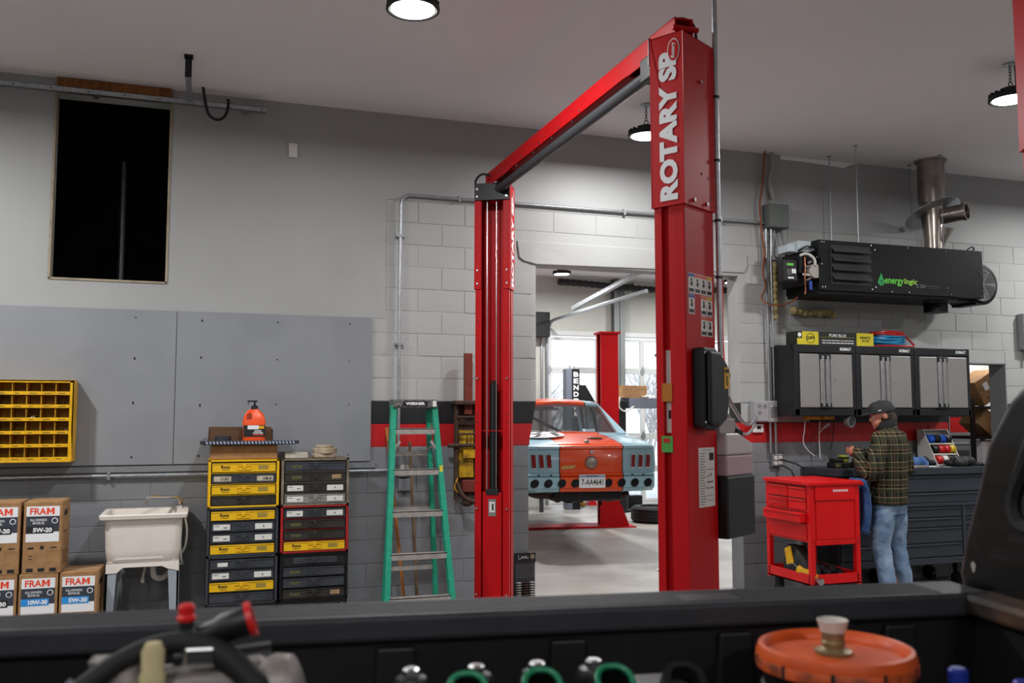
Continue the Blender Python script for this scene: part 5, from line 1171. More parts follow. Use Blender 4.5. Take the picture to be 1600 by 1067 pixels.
# jeans
m_jean = M('worn_denim', (92,118,150), .85, scale=7, col2=(132,150,172), bump=.15, bscale=80, stretch=(1,1,.5))
g = MB()
g.loft([ell(0,0,.76,.165,.115), ell(0,-.005,.84,.172,.125), ell(0,0,.92,.165,.12), ell(0,0,.97,.155,.11)])
limb(g, [(-.085,0,.86), (-.098,.02,.66), (-.105,.035,.48), (-.108,-.0,.28), (-.11,-.02,.07)], [.098,.092,.078,.074,.070], 18)
limb(g, [(.085,0,.86), (.10,.0,.66), (.115,.0,.48), (.125,-.03,.28), (.135,-.05,.07)], [.098,.092,.078,.074,.070], 18)
jn = g.build('jeans', m_jean, man, smooth=60); soft(jn, .010, 4, tx, .03)
m_boot = M('dark_boot', (40,34,30), .6, var=.2, scale=20)
for (x, y) in ((-.11,.03), (.135,.0)):
    g = MB(); g.sphere((x, y+.05, .045), (.05,.125,.045), 16, 10); g.sphere((x, y-.04, .06), (.048,.06,.06), 14, 10); g.box(x-.045, x+.045, y-.095, y+.165, 0, .022)
    b_ = g.build('boot', m_boot, man, smooth=60); soft(b_, .008, 2)
tag(MB().obox(man.matrix_basis @ Vector((-.01,.355,1.285)), (.05,.03,.04), Matrix.Rotation(.6, 3, 'Z')).build('small_part', m_steel, bevel=.006), 'small silvery part held in the man\'s hands', 'part')
# cloth hanging from the side lip of the cart
g = MB(); rows_ = []
for i in range(13):
    t_ = i/12; z = 1.07-.46*t_; row = []
    for j in range(17):
        u_ = j/16; w_ = .10+.05*math.sin(PI*min(1, t_*1.1)); row.append((5.425+.018*math.sin(u_*17+t_*1.5)*(.3+t_)+.02*t_, 6.60+(u_-.5)*w_*2+.03*t_, z-.05*t_*abs(u_-.4)))
    rows_.append(row)
g.loft(rows_, closed=False); hr = g.build('hanging_cloth', M('blue_cloth', (58,92,150), .85, scale=14, col2=(78,112,166), bump=.2), smooth=60); hr.modifiers.new('solid', 'SOLIDIFY').thickness = .006
tag(hr, 'blue cloth hanging from the side of the red cart beside the man', 'cloth')
# ------------------------------------------------------------------ far bay: garage door and its wall
m_gw = M('far_wall_paint', (186,188,180), .6, var=.03, scale=1); m_frame = M('white_aluminium', (206,208,206), .4, .1)
gx0 = atY(857, 560, GY).x; gx1 = 10.35; gz1 = atY(857, 523, GY).z
q = MB(); q.box(0, gx0-.02, GY, GY+.2, 0, CEIL); q.box(gx1+.02, 11, GY, GY+.2, 0, CEIL); q.box(gx0-.02, gx1+.02, GY, GY+.2, gz1, CEIL)
struct(q.build('wall_far', m_gw), 'pale end wall of the far bay around the garage door')
gd = thing('door_1', 'white full-view garage door with rows of glass panes', 'door'); gd['kind'] = 'structure'; del gd['category']
m_pane = bpy.data.materials.new('pane_glass'); m_pane.use_nodes = True; nt = m_pane.node_tree; nt.nodes.clear()
o_ = nt.nodes.new('ShaderNodeOutputMaterial'); mx = nt.nodes.new('ShaderNodeMixShader'); tr_ = nt.nodes.new('ShaderNodeBsdfTransparent'); gl = nt.nodes.new('ShaderNodeBsdfGlossy'); gl.inputs['Roughness'].default_value = .05; mx.inputs[0].default_value = .07
tr_.inputs[0].default_value = (.93,.95,.96,1); nt.links.new(tr_.outputs[0], mx.inputs[1]); nt.links.new(gl.outputs[0], mx.inputs[2]); nt.links.new(mx.outputs[0], o_.inputs[0])
xa = atY(861, 560, GY).x; xb = atY(928, 560, GY).x; xc = atY(1004, 560, GY).x
pit = xc-(xb+.0)-.0; xs_ = [xa-.03, (xb+atY(941,560,GY).x)/2]; step_ = xc-xs_[1]
while xs_[-1] < gx1-.3: xs_.append(xs_[-1]+step_)
xs_[-1] = gx1; NR = 5; rh = (gz1-.03)/NR
for r in range(NR):
    z0 = r*rh; z1 = z0+rh; g = MB(); g.box(gx0, gx1, GY+.01, GY+.06, z0+.002, z0+.055); g.box(gx0, gx1, GY+.01, GY+.06, z1-.055, z1-.002)
    for k, x in enumerate(xs_): hw_ = .045; g.box(x-hw_, x+hw_, GY+.012, GY+.058, z0+.05, z1-.05)
    g.build('door_section', m_frame, gd, bevel=.004)
    for k in range(len(xs_)-1):
        MB().box(xs_[k]+.045, xs_[k+1]-.045, GY+.03, GY+.036, z0+.055, z1-.055).build('pane', m_pane, gd)
    if r:
        for x in xs_: MB().prism([(x-.05,z0),(x,z0-.09),(x+.05,z0),(x,z0+.09)], 'y', GY-.002, GY+.012).build('hinge', m_galv, gd)
struct(MB().box(gx0-.1, gx1+.1, GY-.02, GY, gz1, gz1+.08).build('trim_7', m_frame), 'white strip above the garage door')
# door track, opener, steel post, black duct
tk_ = thing('door_track', 'curved galvanised garage door track beside the glass door', 'track')
tp_ = [(gx0-.06, GY-.08, 0), (gx0-.06, GY-.08, 2.95)]+[(gx0-.06, GY-.08-.35*(1-math.cos(a)), 2.95+.35*math.sin(a)) for a in [PI/2*k/6 for k in range(1, 7)]]+[(gx0-.06, 11.5, 3.36)]
MB().tube(tp_, .03, 6).build('track', m_galv, tk_, smooth=True); MB().tube([(gx0-.14, GY-.02, 0), (gx0-.14, GY-.02, 3.4)], .025, 6).build('jamb_angle', m_galv, tk_)
tag(MB().box(gx0-.5, gx0-.08, GY-.3, GY-.12, 3.0, 3.45).build('door_opener', m_blkm, bevel=.01), 'black door opener box at the head of the track', 'opener')
tag(MB().tube([(gx0-.06, 14.2, 3.40), (gx0+.9, 12.6, CEIL-.05)], .05, 8).build('track_brace', m_galv, smooth=True), 'straight galvanised brace under the far ceiling', 'brace')
px_ = atY(967, 480, GY-.12).x; q = MB(); q.box(px_-.11, px_+.11, GY-.15, GY-.135, 0, CEIL); q.box(px_-.11, px_+.11, GY-.02, GY-.005, 0, CEIL); q.box(px_-.008, px_+.008, GY-.15, GY-.01, 0, CEIL)
tag(q.build('steel_post', M('grey_post', (128,132,132), .5, .2), bevel=.002), 'grey steel post rising behind the small red lift column', 'post')
dz = atY(950, 446, GY-.3).z; tag(MB().tube([(gx0+.1+i*.06, GY-.25, dz+.03*math.cos(i*.1)) for i in range(70)], [.055+.012*(i % 2) for i in range(70)], 8).build('corrugated_duct', m_blk, smooth=60), 'black corrugated duct running above the garage door', 'duct')
for k in range(4): MB().box(gx0+.5+k*1.1, gx0+.53+k*1.1, GY-.26, GY-.002, dz+.05, dz+.09).build('duct_bracket', m_galv, bpy.data.objects['corrugated_duct'])
# outside: snowy bank and bare shrubs
struct(MB().box(-14, 34, 16.2, 50, -.3, -.05).build('ground_outside', M('snow', (214,218,224), .7, var=.04, scale=1)), 'snowy ground outside the garage door')
def shrub(x, y, h, seed, label):
    rnd = random.Random(seed); g = MB()
    def br(p, d, L, r, n):
        q = p+d*L; g.tube([p, p.lerp(q, .5)+Vector((rnd.uniform(-.05,.05), 0, rnd.uniform(-.05,.05)))*L, q], [r, r*.8, r*.6], 4, caps=False)
        if n:
            for k in range(4): br(p.lerp(q, rnd.uniform(.4,1)), (d+Vector((rnd.uniform(-.9,.9), rnd.uniform(-.9,.9), rnd.uniform(-.3,.6)))).normalized(), L*rnd.uniform(.45,.75), r*.55, n-1)
    for k in range(4): br(Vector((x+rnd.uniform(-.2,.2), y, -.05)), Vector((rnd.uniform(-.35,.35), rnd.uniform(-.3,.3), 1)).normalized(), h*.42, .035, 3)
    tag(g.build('bare_tree', M('frosted_bark', (190,186,184), .9, var=.15, scale=3)), label, 'tree', 'bare trees outside')
for k in range(9): shrub(6.0+k*1.35, 19.5+(k % 3)*1.4, 3.6+.5*(k % 2), 40+k, ('tall' if k % 2 else 'low')+' bare frosted tree outside the garage door, %s' % ('beside the door track','behind the first wide pane','behind the letters of the lift post','behind the small red column','behind the grey steel post','behind the tan carton','behind the far bench','hidden by the near lift column','beyond the doorway jamb')[k])

# ------------------------------------------------------------------ small lift in the far bay
fl = thing('floor_plate_lift', 'short red two-post lift with a floor plate in the far bay', 'car lift', tuple(atZ(951, 822, 0)), rad(-8))
def small_col(x, s):
    q = MB(); a, d = .13, .13
    q.box(x-a, x+a, d-.01, d, 0, 2.80); q.box(x-a, x-a+.01, -d, d, 0, 2.80); q.box(x+a-.01, x+a, -d, d, 0, 2.80)
    q.box(x-a, x-a+.05, -d, -d+.01, 0, 2.80) if s < 0 else q.box(x+a-.05, x+a, -d, -d+.01, 0, 2.80)
    if s > 0:                                                 # open side towards the car
        q = MB(); q.box(x+a-.01, x+a, -d, d, 0, 2.80); q.box(x-a, x+a, -d, -d+.01, 0, 2.80); q.box(x-a, x+a, d-.01, d, 0, 2.80); q.box(x-a, x-a+.01, -d, -d+.06, 0, 2.8); q.box(x-a, x-a+.01, d-.06, d, 0, 2.8)
    c = q.build('column', m_lred, fl, bevel=.003)
    MB().box(x-.16, x+.16, -.16, .16, 2.80, 2.83).build('top_plate', m_lred, c)
    MB().prism([(x-.17,.012),(x+.26,.012),(x+.26,.04),(x+.15,.32),(x-.17,.32)], 'y', -.16, -.14).build('gusset', m_lred, c); MB().box(x-.3, x+.35, -.22, .25, 0, .014).build('base_plate', m_lred, c)
    MB().box(x-.09, x+.08, -.1, .1, .30, 1.3).build('carriage', m_blkm, c)
    return c
small_col(0, 1); small_col(-2.6, -1)
MB().box(-2.6, -.05, -.22, .22, 0, .03).build('floor_plate', m_lred, fl, bevel=.006)
for s in (-1, 1):
    for (x, y0) in ((-.12, 0), (-2.48, 0)): MB().beam((x, y0, .50), (-.62 if x > -1 else -1.98, s*.85, .50), .09, .07).build('arm', m_lred, fl)

# ------------------------------------------------------------------ the race car
CARZ = .418
car = thing('race_car', 'pale blue and orange vintage race car raised on the far lift', 'car', (4.18, 9.5, CARZ), rad(-8))
def car_paint():
    m = bpy.data.materials.new('race_paint'); m.use_nodes = True; nt = m.node_tree; b_ = nt.nodes['Principled BSDF']; b_.inputs['Roughness'].default_value = .25; b_.inputs['Coat Weight'].default_value = .5
    tc = nt.nodes.new('ShaderNodeTexCoord'); sp_ = nt.nodes.new('ShaderNodeSeparateXYZ'); nt.links.new(tc.outputs['Object'], sp_.inputs[0])
    def op(o, a, v): n = nt.nodes.new('ShaderNodeMath'); n.operation = o; nt.links.new(a, n.inputs[0]); n.inputs[1].default_value = v; return n.outputs[0]
    ab = nt.nodes.new('ShaderNodeMath'); ab.operation = 'ABSOLUTE'; nt.links.new(sp_.outputs[0], ab.inputs[0])
    m1 = nt.nodes.new('ShaderNodeMix'); m1.data_type = 'RGBA'; m1.inputs[6].default_value = lin((152,190,204)); m1.inputs[7].default_value = lin((30,26,30)); nt.links.new(op('LESS_THAN', ab.outputs[0], .372), m1.inputs[0])
    m2 = nt.nodes.new('ShaderNodeMix'); m2.data_type = 'RGBA'; m2.inputs[7].default_value = lin((226,76,22)); nt.links.new(m1.outputs[2], m2.inputs[6]); nt.links.new(op('LESS_THAN', ab.outputs[0], .360), m2.inputs[0])
    nt.links.new(m2.outputs[2], b_.inputs['Base Color']); return m
m_car = car_paint()
def ring(y, w, zb, zl, zs, zd, wd, crown):
    """half outline from the sill round to the deck centre, mirrored"""
    h = [(w*.80, zb), (w*.95, zl), (w, (zl+zs)/2), (w*.985, zs), (wd, zd), (wd*.9, zd+crown*.4), (wd*.55, zd+crown*.85), (0, zd+crown)]
    return [(x, y, z) for x, z in h]+[(-x, y, z) for x, z in reversed(h[:-1])]
g = MB()
g.loft([ring(.0,.735,.35,.40,.80,.835,.70,.012), ring(.015,.76,.34,.40,.82,.855,.725,.015), ring(.12,.80,.33,.40,.83,.865,.75,.02), ring(.5,.845,.30,.38,.84,.905,.76,.03), ring(1.05,.865,.24,.34,.84,.955,.76,.035), ring(1.6,.87,.22,.34,.84,.90,.80,.02), ring(2.6,.87,.22,.34,.84,.90,.80,.02), ring(3.0,.87,.24,.34,.84,.92,.76,.04), ring(3.9,.85,.28,.36,.80,.88,.72,.05), ring(4.5,.78,.34,.42,.72,.80,.62,.04), ring(4.62,.70,.40,.46,.68,.74,.55,.02)])
bd = g.build('body_shell', m_car, car, smooth=50)
# tail: overhanging lip, recessed lamp panel, valance with lightening holes
g = MB(); g.prism([(-.015,.815),(-.035,.825),(-.03,.85),(.05,.872),(.1,.862),(.1,.80)], 'x', -.72, .72); g.build('tail_lip', m_car, car, smooth=30)
MB().prism([(-.02,.545),(-.035,.535),(-.035,.522),(.02,.515),(.02,.555)], 'x', -.735, .735).build('tail_crease', m_car, car, smooth=30)
g = MB(); g.prism([(-.012,.515),(-.03,.50),(-.02,.385),(.06,.34),(.1,.34),(.1,.51)], 'x', -.735, .735); g.build('valance', m_car, car, smooth=30)
g = MB()
for k in range(8):
    x = (-.655,-.50,-.345,-.19,.19,.345,.50,.655)[k]
    MB().lathe([(0,0),(.040,0),(.044,-.004),(.048,0)], (x, -.034, .438), (0,1,-.12), n=20, sx=1.1, sy=.9).build('lightening_hole', m_ink, car)
m_tl = M('tail_lamp_red', (126,18,22), .2, coat=.5)
for s in (-1, 1):
    for k in range(3):
        x = s*(.575-.0)+(k-1)*.088
        pl_ = [(x-.030+.012*((z_)/.16), .68+z_-.08) for z_ in (0,)]
        o1 = [(x-.034, .60), (x+.026, .60), (x+.036, .76), (x-.024, .76)] if s > 0 else [(x-.026, .60), (x+.034, .60), (x+.024, .76), (x-.036, .76)]
        f_ = MB().prism(o1, 'y', -.022, .0).build('lamp_bezel', m_chrome, car, bevel=.006)
        cx_ = sum(p[0] for p in o1)/4; MB().prism([(cx_+(p[0]-cx_)*.72, .68+(p[1]-.68)*.86) for p in o1], 'y', -.030, -.018).build('lamp_lens', m_tl, f_, bevel=.006)
MB().lathe([(0,-.03),(.05,-.03),(.06,-.024),(.072,-.01),(.074,.0)], (0, -.01, .665), (0,1,0), n=28).build('fuel_cap', M('cap_grey', (150,140,132), .35, .6), car, smooth=True)
MB().lathe([(0,-.012),(.02,-.012),(.022,0)], (.0, -.018, .785), (0,1,0), n=14).build('trunk_lock', m_chrome, car, smooth=True)
MB().lathe([(0,0),(.03,0),(.028,.03),(.0,.04)], (-.02, .10, .882), (0,0,1), n=14).build('trunk_emblem', m_chrome, car, smooth=True)
for x in (-.61, -.47, .47, .60): MB().cyl((x,-.036,.528), (x,-.03,.528), .012, n=10).build('bumper_hole', m_ink, car)
pt_ = MB().box(-.152, .152, -.048, -.040, .385, .535).build('licence_plate', m_wht, car, bevel=.006)
MB().box(-.148, .148, -.0488, -.048, .50, .531).build('plate_band', M('plate_blue_grey', (150,160,178), .5), pt_)
text('MONTANA', M('plate_blue', (40,52,96), .5), pt_, (0, -.0486, .516), w=.13, h=.019, off=.03); text('7-AA4641', m_ink, pt_, (0, -.0486, .45), w=.25, h=.068, off=.015)
MB().prism([(-.36,.59),(-.20,.60),(-.17,.64),(-.33,.63)], 'y', -.004, -.001).build('sponsor_decal', M('decal_yellow', (206,180,90), .5, scale=30, col2=(160,90,60)), car)
# roundel and number on the deck
def deck_z(x, y): return .935+(.02 if y > .5 else 0)-.05*(abs(x)/.76)**2
g = MB(); ctr = Vector((-.42,.62)); n_ = 28; vs = [(ctr.x, ctr.y, .964)]
for k in range(n_): a = 2*PI*k/n_; x = ctr.x+.26*math.cos(a); y = ctr.y+.26*math.sin(a); vs.append((x, y, .9+.03*(1-(x/.76)**2)+.10*(y-.35)+.016+.0))
g.add(vs, [(0, 1+k, 1+(k+1) % n_) for k in range(n_)]); rd_ = g.build('roundel', m_wht, car, smooth=60)
text('21', m_ink, rd_, (-.42, .62, .985), R=Matrix.Rotation(.10, 3, 'X'), w=.36, h=.36, off=.02)
g = MB(); g.sphere((.16,.40,.925), (.10,.05,.012), 14, 6); g.build('fuel_filler_recess', m_ink, car, smooth=True)
# cabin
m_cgl = M('car_glass', (44,52,54), .04, 0, alpha=.62, coat=.4)
RZ = 1.375
rf_ = lambda y, w, z, c=.03: [(-w, y, z-.03), (-w*.92, y, z-.006), (-w*.5, y, z+c*.6), (0, y, z+c), (w*.5, y, z+c*.6), (w*.92, y, z-.006), (w, y, z-.03), (w*.95, y, z-.05), (0, y, z-.03), (-w*.95, y, z-.05)]
g = MB(); g.loft([rf_(1.58,.56,RZ-.03), rf_(1.72,.59,RZ), rf_(2.1,.61,RZ+.015), rf_(2.5,.60,RZ), rf_(2.62,.58,RZ-.025)]); g.build('roof', m_car, car, smooth=50)
base = .955
MB().add([(-.60,1.0,base+.01),(0,.96,base+.03),(.60,1.0,base+.01),(.52,1.60,RZ-.05),(0,1.58,RZ-.02),(-.52,1.60,RZ-.05)], [(0,1,4,5),(1,2,3,4)]).build('rear_window', m_cgl, car, smooth=60)
MB().add([(-.62,3.02,base+.02),(.62,3.02,base+.02),(.49,2.60,RZ-.05),(-.49,2.60,RZ-.05)], [(0,1,2,3)]).build('windscreen', m_cgl, car)
for s in (-1, 1):
    MB().add([(s*.60,.98,base+.005),(s*.745,1.06,base),(s*.745,1.42,base),(s*.60,1.85,RZ-.045),(s*.52,1.58,RZ-.045)], [(0,1,2,3,4)]).build('rear_pillar', m_car, car).modifiers.new('solid', 'SOLIDIFY').thickness = .02
    MB().tube([(s*.605,.97,base+.018),(s*.53,1.585,RZ-.04)], .012, 6).build('window_trim', m_chrome, car, smooth=True)
    MB().add([(s*.75,1.42,base),(s*.75,2.95,base),(s*.60,2.58,RZ-.05),(s*.60,1.85,RZ-.05)], [(0,1,2,3)]).build('side_window', m_cgl, car)
    MB().tube([(s*.70,2.98,base),(s*.52,2.60,RZ-.03)], .02, 6).build('windscreen_pillar', m_car, car, smooth=True)
    MB().tube(catmull([(s*.55,1.5,.6),(s*.5,1.75,1.28),(s*.2,1.78,1.33),(0,1.78,1.335)], 5), .022, 8).build('roll_cage', m_blkm, car, smooth=True)
MB().tube([(-.5,1.75,1.26),(.5,1.55,.75)], .02, 8).build('roll_cage', m_blkm, car, smooth=True)
MB().tube([(-.60,.975,base+.016),(0,.945,base+.036),(.60,.975,base+.016)], .011, 6).build('window_trim', m_chrome, car, smooth=True)
for s in (-1, 1):
    w_ = MB().lathe([(.17,-.1),(.29,-.1),(.32,-.07),(.32,.07),(.29,.1),(.17,.1)], (s*.70, 3.72, .24), (1,0,0), n=28).build('tyre', m_rub, car, smooth=True); MB().lathe([(0,.06),(.17,.07),(.17,.09)], (s*.70, 3.72, .24), (s,0,0), n=20).build('wheel', m_steel, w_, smooth=True)
    MB().lathe([(0,-.06),(.13,-.06),(.13,.04),(0,.05)], (s*.64, .98, .28), (s,0,0), n=20).build('brake_drum', m_rust, car, smooth=True)
ax = MB(); ax.cyl((-.6,.98,.28), (.6,.98,.28), .045, n=12); ax.sphere((0,.98,.26), (.16,.15,.14), 16, 10); ax.build('rear_axle', m_blkm, car, smooth=True)
MB().box(-.40, .42, .15, .75, .22, .36).build('fuel_tank', m_blkm, car, bevel=.04)
for s in (-1, 1): MB().tube(catmull([(s*.5,.2,.30),(s*.3,.35,.22),(s*.28,.6,.24),(s*.3,1.6,.16),(s*.3,2.6,.16)], 5), .03, 8).build('exhaust_pipe', m_rust, car, smooth=True)

# ------------------------------------------------------------------ other things in the far bay
bp_ = atY(894, 600, 14.6); bk = thing('lift_post', 'blue-grey and black lift post with white stacked letters in the far bay', 'lift post', (bp_.x, 14.6, 0)); bk.scale = (1.055, 1.055, 1.055)
MB().box(-.10, .0, 0, .16, 0, 2.28).build('steel_side', M('blue_steel', (116,124,138), .4, .4), bk, bevel=.004); ps = MB().box(.0, .13, -.01, .16, 0, 2.28).build('black_side', m_blkm, bk, bevel=.004)
for k, ch_ in enumerate('BENDPAK'): text(ch_, m_wht, ps, (.065, -.0112, 2.19-.108*k), w=.09, h=.082, off=.04)
MB().prism([(.13,1.3),(.13,2.02),(.26,2.02),(.46,1.70),(.46,1.3)], 'y', .05, .1).build('bracket_plate', m_blkm, bk); MB().cyl((.22,.03,1.72), (.22,.06,1.72), .04, n=14).build('pivot', m_bd, bk)
MB().cyl((-.02,.05,2.28), (-.02,.05,2.34), .012, n=8).cyl((.06,.05,2.28), (.06,.05,2.33), .012, n=8).build('stud', m_galv, bk)
wb_ = atY(985, 640, 13.8); bz = atY(1000, 622, 13.8).z; wb = thing('steel_workbench', 'grey steel bench with black posts beyond the small red column', 'bench', (wb_.x, 13.8, 0))
MB().box(-.02, 1.7, 0, .6, bz-.17, bz).build('top', M('blue_steel', (116,124,138)), wb, bevel=.005)
for x in (-.15, 1.6): MB().box(x-.09, x+.09, .05, .35, 0, bz-.05).build('post', m_blkm, wb, bevel=.005)
MB().tube(catmull([(-.2,-.02,bz+.02),(-.22,-.03,bz-.15),(-.1,-.03,bz-.22),(.05,-.03,bz-.14)], 6), .014, 8).build('hose', m_hose, wb, smooth=True)
bxp = atY(992, 613, 13.9); t = thing('carton', 'tan cardboard box on the far steel bench', 'box', (bxp.x, 13.85, bz), .25)
MB().box(-.28, .24, 0, .3, 0, .21).build('carton', m_card, t, bevel=.006); MB().box(-.28, .24, .14, .16, .209, .212).build('tape', M('clear_tape', (176,150,112)), t)
lump('white_rag', (bxp.x+.22, 13.86, bz), .10, m_paper, 'white rag on the far steel bench beside the box', 'rag', 31)
tyc = atZ(1018, 818, 0); ty_ = thing('loose_tyre', 'black tyre lying on the far floor beside the doorway column', 'tyre', (tyc.x+.12, tyc.y+.2, 0))
q = MB(); q.lathe([(.19,0),(.28,0),(.32,.04),(.32,.2),(.28,.24),(.19,.24),(.19,0)], n=32); q.build('tyre', m_rub, ty_, smooth=True)
for k in range(4): MB().lathe([(.318,.045+k*.045),(.326,.05+k*.045),(.326,.075+k*.045),(.318,.08+k*.045)], n=32).build('tread_rib', m_rub, ty_, smooth=True)
for (px, py, sx, sz, mm, lb) in ((994,796,.26,.24,m_blkm,'black battery case on the far floor'), (978,790,.14,.34,m_blue,'blue and white box on the far floor beside the column'), (1003,800,.5,.04,m_blkm,'flat black tray under the battery on the far floor')):
    p = atZ(px, py, 0); o = MB().box(-sx/2, sx/2, 0, sx*.6, 0, sz).build('case' if mm is m_blkm else 'blue_box', mm, bevel=.02, loc=(p.x, p.y+(.15 if mm is m_blue else 0), 0)); tag(o, lb, 'box')
p = atZ(909, 790, 0); dr = thing('cordless_drill', 'yellow and black cordless drill standing on the far floor', 'drill', (p.x, p.y, 0), .4)
MB().box(-.05, .05, -.06, .06, 0, .06).build('battery', m_yel, dr, bevel=.01); MB().box(-.02, .02, -.03, .03, .06, .16).build('grip', m_blk, dr, bevel=.008); MB().cyl((0,-.1,.19), (0,.08,.19), .036, n=14).build('motor', m_blk, dr, smooth=True)
p = atZ(924, 789, 0); rj = thing('jack_stand', 'red jack stand on the far floor under the car', 'jack stand', (p.x, p.y, 0))
MB().loft([[(.11*math.cos(a), .11*math.sin(a), 0) for a in [PI/4+PI/2*k for k in range(4)]], [(.04*math.cos(a), .04*math.sin(a), .22) for a in [PI/4+PI/2*k for k in range(4)]]]).build('base', m_lred, rj); MB().cyl((0,0,.2), (0,0,.42), .022, n=10).box(-.04, .04, -.02, .02, .41, .44).build('ratchet_post', m_rust, rj)
p = atY(850, 622, 14.4); lump('purple_cover', (p.x, 14.4, p.z-.17), .24, M('purple_cloth', (62,48,112), .8, var=.1, scale=10), 'purple cloth heaped behind the car roof', 'cloth', 44, flat=.5)
tag(MB().box(p.x-.4, p.x+.18, 14.2, 14.6, p.z-.20, p.z-.17).box(p.x-.08, p.x-.02, 14.37, 14.43, 0, p.z-.2).build('pedestal_table', m_gd, bevel=.01), 'grey pedestal table behind the car under the purple cloth', 'table')
# ------------------------------------------------------------------ pickup truck in the foreground
TC = Vector((1.612, 1.655, 0)); TA = rad(-8.46); TR = Matrix.Rotation(TA, 3, 'Z')
def tl(x, y, z=0): return TC + TR @ Vector((x, y, z))
m_tp = M('truck_black', (10,10,12), .35, 0, var=.1, scale=4, spec=.35, coat=.1, bump=.02); m_ln = M('bed_liner', (46,47,52), .55, 0, var=.15, scale=9, bump=.12, bscale=70); m_bed = M('bed_dark', (18,18,20), .55, var=.2, scale=6)
tk = thing('pickup_truck', 'black pickup truck in the foreground, seen across its open bed', 'truck', tuple(TC), TA)
RT, BF, BW_ = 1.25, .80, 1.75
q = MB()
q.box(-2.0, .0, -.118, -.008, .62, RT-.05); q.box(-2.0, .0, -BW_+.008, -BW_+.118, .62, RT-.05); q.box(-2.0, .0, -BW_+.02, -.02, BF-.06, BF); q.build('bed', m_bed, tk, bevel=.004)
rl = MB(); rl.box(-2.02, -.01, -.138, .0, RT-.05, RT)
far_rail = rl.build('bed_rail', m_ln, tk, bevel=.010, seg=3)
MB().box(-2.02, -.01, -BW_, -BW_+.138, RT-.05, RT).build('bed_rail', m_ln, tk, bevel=.010, seg=3)
for k in range(7): MB().box(-2.0, -.12, -.122+k*.016, -.114+k*.016, RT-.001, RT+.0016).build('rail_ridge', m_ln, far_rail)
MB().box(-.62-.06, -.62+.06, -.115, -.06, RT-.0008, RT+.002).build('stake_pocket', m_bed, far_rail, bevel=.002)
for x in (-1.75, -1.25, -.92, -.58, -.22): MB().prism([(x-.05,BF),(x+.05,BF),(x+.035,RT-.06),(x-.035,RT-.06)], 'y', -.135, -.11).build('bed_rib', m_bed, tk, bevel=.006)
q = MB(); q.box(-.045, .0, -BW_+.03, -.03, .62, RT-.03); q.build('bulkhead', m_bed, tk, bevel=.004)
MB().box(-.075, .012, -BW_+.10, -.10, RT-.045, RT-.004).build('bulkhead_rail', M('scuffed_rail', (40,36,34), .55, .2, scale=10, col2=(96,70,52)), tk, bevel=.010)
MB().box(-2.06, -2.0, -BW_+.03, -.03, .64, RT-.02).build('tailgate', m_tp, tk, bevel=.02)
q = MB(); q.box(-2.04, .02, -.012, .03, .60, RT-.03); q.box(-2.04, .02, -BW_-.03, -BW_+.012, .60, RT-.03); q.build('bedside', m_tp, tk, bevel=.015)
# cab: sections stacked upwards
prof = [(.55,-.02,.02), (.95,-.03,.02), (1.22,-.005,.012), (1.27,.0,.0), (1.36,.030,.0), (1.46,.072,.0), (1.55,.105,.0), (1.64,.155,.005), (1.70,.205,.015), (1.75,.27,.035), (1.80,.37,.07), (1.835,.51,.14)]
rings = []
for (z, ins, xr) in prof:
    x1 = 1.75 if z < 1.3 else 1.75-(z-1.3)*.55; rr_ = .04+max(0, z-1.6)*.4
    rings.append([(x, y, z) for x, y in rrect((xr+x1)/2, -BW_/2, x1-xr, BW_-2*ins, min(rr_, .3), 7)])
q = MB().loft(rings); q.build('cab', m_tp, tk, smooth=35)
MB().box(1.74, 3.1, -BW_+.03, -.03, .5, 1.16).build('hood', m_tp, tk, bevel=.08, seg=4)
wy0, wy1, wz0, wz1 = -.175, -1.545, 1.392, 1.69
fr_ = [(y+(-1 if y > -BW_/2 else 1)*.5*(z-wz0), z) for y, z in rrect((wy0+wy1)/2, (wz0+wz1)/2, wy0-wy1, wz1-wz0, .075, 6)]
def wx(z): return .0+max(0, z-1.60)*.15
MB().tube([(wx(z)-.004, y, z) for y, z in fr_], .017, 8, closed=True).build('window_seal', m_rub, tk, smooth=True)
q = MB(); q.add([(wx(z)-.006, y, z) for y, z in fr_], [tuple(range(len(fr_)))]); q.build('rear_window', m_dkwin, tk)
q = MB(); p_ = [(.0,.0),(.012,.004),(.02,.022),(.012,.034),(.0,.02)]
MB().add([(-.002, -.07-.007*math.cos(a)*(1+.3*math.sin(3*a)), 1.29+.012*math.sin(a)) for a in [2*PI*i/12 for i in range(12)]], [tuple(range(12))]).build('paint_chip', M('chipped_primer', (150,148,144), .7), tk)
for (x, y) in ((-.95, -.13), (-.95, -BW_+.13), (2.45, -.13), (2.45, -BW_+.13)):
    w_ = MB().lathe([(.2,-.12),(.34,-.12),(.385,-.08),(.385,.08),(.34,.12),(.2,.12)], (x, y, .385), (0,1,0), n=28).build('tyre', m_rub, tk, smooth=True); MB().lathe([(0,.08),(.2,.09)], (x, y, .385), (0,1,0), n=20).build('wheel', m_steel, w_, smooth=True)
MB().box(-1.95, 2.9, -1.25, -.5, .42, .56).build('chassis', m_blkm, tk)

